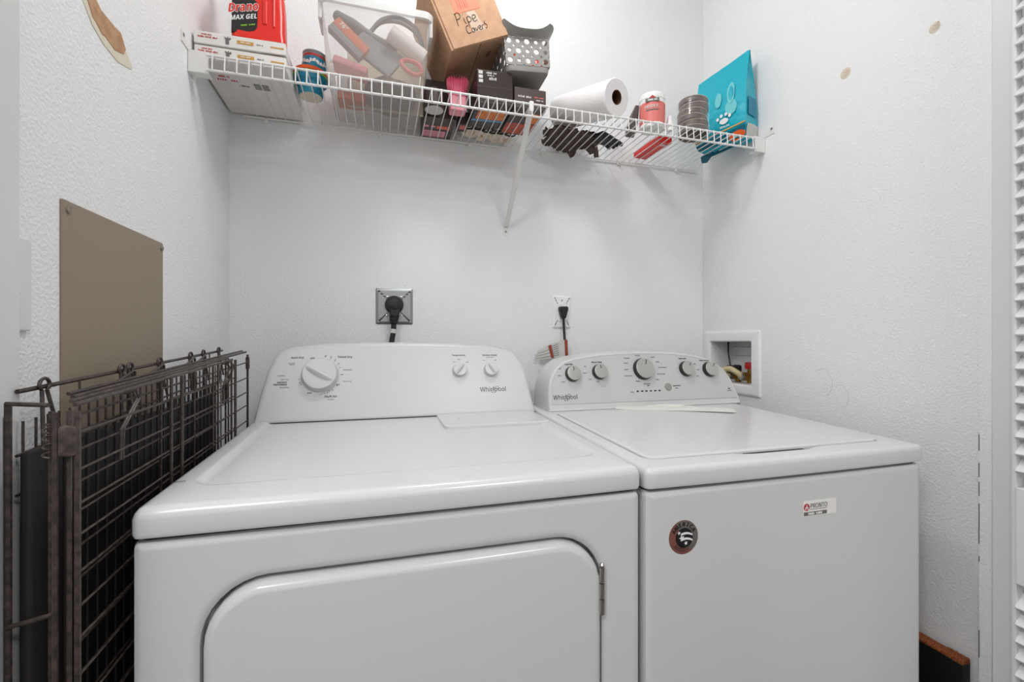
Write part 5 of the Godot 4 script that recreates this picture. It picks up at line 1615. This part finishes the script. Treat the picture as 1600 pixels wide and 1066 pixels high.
func bag() -> void:
	# pet treat bag leaning on the right wall: front face towards the left, gusset towards the hall
	var e := Vector3(0.38, 0, 1.0).normalized()          # along the front face, towards the hall
	var nf := Vector3(-e.z, 0, e.x)                       # out of the front face
	var o := thing("treat_bag", "teal pet treat bag leaning against the right wall", "bag", Vector3(1.585, S + 0.001, 0.205), Basis(e, Vector3.UP, e.cross(Vector3.UP)))
	# local: x along the face (towards the hall), z into the front face's outside when negative... checked: basis z = e x up
	var zs := signf((e.cross(Vector3.UP)).dot(nf))
	var b := B.new()
	var rings := []
	var n := FastNoiseLite.new()
	n.seed = 9
	n.frequency = 22.0
	var prof := [[0.0, 0.074, 0.026, 0.0], [0.006, 0.084, 0.034, 0.0], [0.03, 0.089, 0.039, 0.0], [0.07, 0.090, 0.040, 0.0], [0.12, 0.090, 0.038, -0.002], [0.165, 0.089, 0.031, -0.006], [0.205, 0.090, 0.020, -0.010], [0.235, 0.091, 0.009, -0.013], [0.262, 0.091, 0.0028, -0.014], [0.268, 0.0912, 0.0018, -0.014]]
	var at := func(u: float, f: float, y: float) -> Vector3:      # u along -1..1, f across -1..1
		var k := 0
		while k < prof.size() - 2 and prof[k + 1][0] < y: k += 1
		var w := clampf((y - prof[k][0]) / (prof[k + 1][0] - prof[k][0]), 0, 1)
		var hx: float = lerpf(prof[k][1], prof[k + 1][1], w); var hz: float = lerpf(prof[k][2], prof[k + 1][2], w); var off: float = lerpf(prof[k][3], prof[k + 1][3], w)
		var rise := 0.018 * (u + 0.3) * smoothstep(0.12, 0.268, y)
		var pinch := 1.0 + 0.10 * (1.0 - u * u) * smoothstep(0.02, 0.1, y) * (1.0 - smoothstep(0.16, 0.24, y))
		var gus := 0.012 * (1.0 - f * f) * smoothstep(0.14, 0.25, y) * (1.0 if absf(u) > 0.95 else 0.0)
		return Vector3(hx * u - gus * signf(u), y + rise, zs * (hz * f * pinch - off) + 0.0022 * n.get_noise_3d(u, f * 0.5, y * 8.0))
	var ys := []
	for i in 27: ys.append(0.268 * i / 26.0)
	for y in ys:
		var r := PackedVector3Array()
		for i in 12: r.append(at.call(-1.0 + 2.0 * i / 12, 1.0, y))
		for i in 5: r.append(at.call(1.0, 1.0 - 2.0 * i / 5, y))
		for i in 12: r.append(at.call(1.0 - 2.0 * i / 12, -1.0, y))
		for i in 5: r.append(at.call(-1.0, -1.0 + 2.0 * i / 5, y))
		if zs < 0: r.reverse()
		r.reverse()
		rings.append(r)
	b.loft(rings)
	add(o, "bag", b, M.teal_bag)
	# printed shapes: patches that follow the face, a hair proud
	var patch := func(nm: String, poly: PackedVector2Array, m: Material, lift: float, par: Node, side := 0) -> MeshInstance3D:
		var s := B.new()
		var ix := Geometry2D.triangulate_polygon(poly)
		for i in ix.size() / 3:
			var v := []
			for k in 3:
				var p: Vector2 = poly[ix[3 * i + k]]
				var q: Vector3 = at.call(p.x, 1.0, p.y) + Vector3(0, 0, zs * lift) if side == 0 else at.call(1.0, p.x, p.y) + Vector3(lift, 0, 0)
				v.append(q)
			var nn: Vector3 = (v[1] - v[0]).cross(v[2] - v[0])
			var outw := Vector3(0, 0, zs) if side == 0 else Vector3(1, 0, 0)
			if nn.dot(outw) < 0: s.t(v[0], v[2], v[1])
			else: s.t(v[0], v[1], v[2])
		return add(par, nm, s, m)
	var oval := func(cx: float, cy: float, rx: float, ry: float, turn: float, kind := 2.0) -> PackedVector2Array:
		var p := PackedVector2Array()
		for i in 20:
			var g := TAU * i / 20
			var v := Vector2(cos(g) * (absf(cos(g)) ** 0.2 if kind == 2.0 else absf(cos(g))), sin(g) * (1.0 if kind == 2.0 else 0.62)).rotated(turn)
			p.append(Vector2(cx + v.x * rx, cy + v.y * ry))
		return p
	for a in [[-0.02, 0.150, 0.13, 0.026, 0.5], [0.46, 0.158, 0.15, 0.034, -0.2], [0.48, 0.112, 0.22, 0.026, -0.5]]:
		patch.call("leaf_print", oval.call(a[0], a[1], a[2], a[3], a[4]), M.teal_pale, 0.0035, o)
	patch.call("leaf_print", oval.call(0.46, 0.158, 0.09, 0.022, -0.2), M.teal_bag, 0.0045, o)
	for a in [[0.22, 0.072, 0.17, 0.010], [-0.02, 0.084, 0.055, 0.006], [0.12, 0.092, 0.055, 0.006], [0.30, 0.093, 0.055, 0.006], [0.44, 0.085, 0.055, 0.006]]:
		patch.call("paw_print", oval.call(a[0], a[1], a[2], a[3], 0.0), M.white, 0.0048, o)
	var gold := V2([-1.0, 0.030, 1.0, 0.046, 1.0, 0.051, -1.0, 0.036])
	patch.call("gold_band", gold, M.gold, 0.0035, o)
	patch.call("dark_band", V2([-1.0, 0.004, 1.0, 0.004, 1.0, 0.040, 0.6, 0.036, 0.0, 0.030, -1.0, 0.022]), M.teal_dark, 0.0032, o)
	patch.call("kibble_picture", oval.call(0.72, 0.012, 0.32, 0.015, 0.0), M.orange, 0.0042, o)
	patch.call("window", V2([-1.0, 0.012, 0.9, 0.005, 1.0, 0.030, 0.8, 0.044, -0.2, 0.050, -1.0, 0.047]), M.tag, 0.0035, o, 1)
	patch.call("fine_print", V2([-0.7, 0.075, 0.7, 0.075, 0.7, 0.135, -0.7, 0.135]), M.teal, 0.0035, o, 1)
	var fw := Transform3D(Basis(Vector3(1, 0, 0) * zs, Vector3.UP, Vector3(0, 0, zs)), Vector3.ZERO)
	for a in [["HEALTH", 0.0065, 0.020, 0.0545, 0.0440]]:
		txt(o, "lettering", a[0], a[1], M.white, Transform3D(fw.basis, Vector3(a[2], a[3], zs * a[4])), true)
	for i in 7:
		b = B.new()
		rbox(b, Vector3(0.0925, 0.080 + i * 0.0085, 0), Vector3(0.0010, 0.0022, 0.040 - 0.006 * (i % 3)), 0.0003, Transform3D.IDENTITY, 1)
		add(o, "fine_line", b, M.teal_pale)
	# bottom seam that sags between the wires
	b = B.new()
	prism(b, V2([-0.092, -0.004, -0.088, -0.026, -0.070, -0.030, -0.052, -0.014, 0.030, -0.006, 0.060, 0.004, -0.060, 0.006]), -0.002, 0.002, 0.0005)
	add(o, "bottom_seam", b, M.teal_dark)
	b = B.new()
	for i in 5: rbox(b, Vector3(-0.058 + i * 0.022, -0.0012, -0.006 * zs), Vector3(0.014, 0.001, 0.018), 0.0004)
	add(o, "seam_print", b, M.tag)
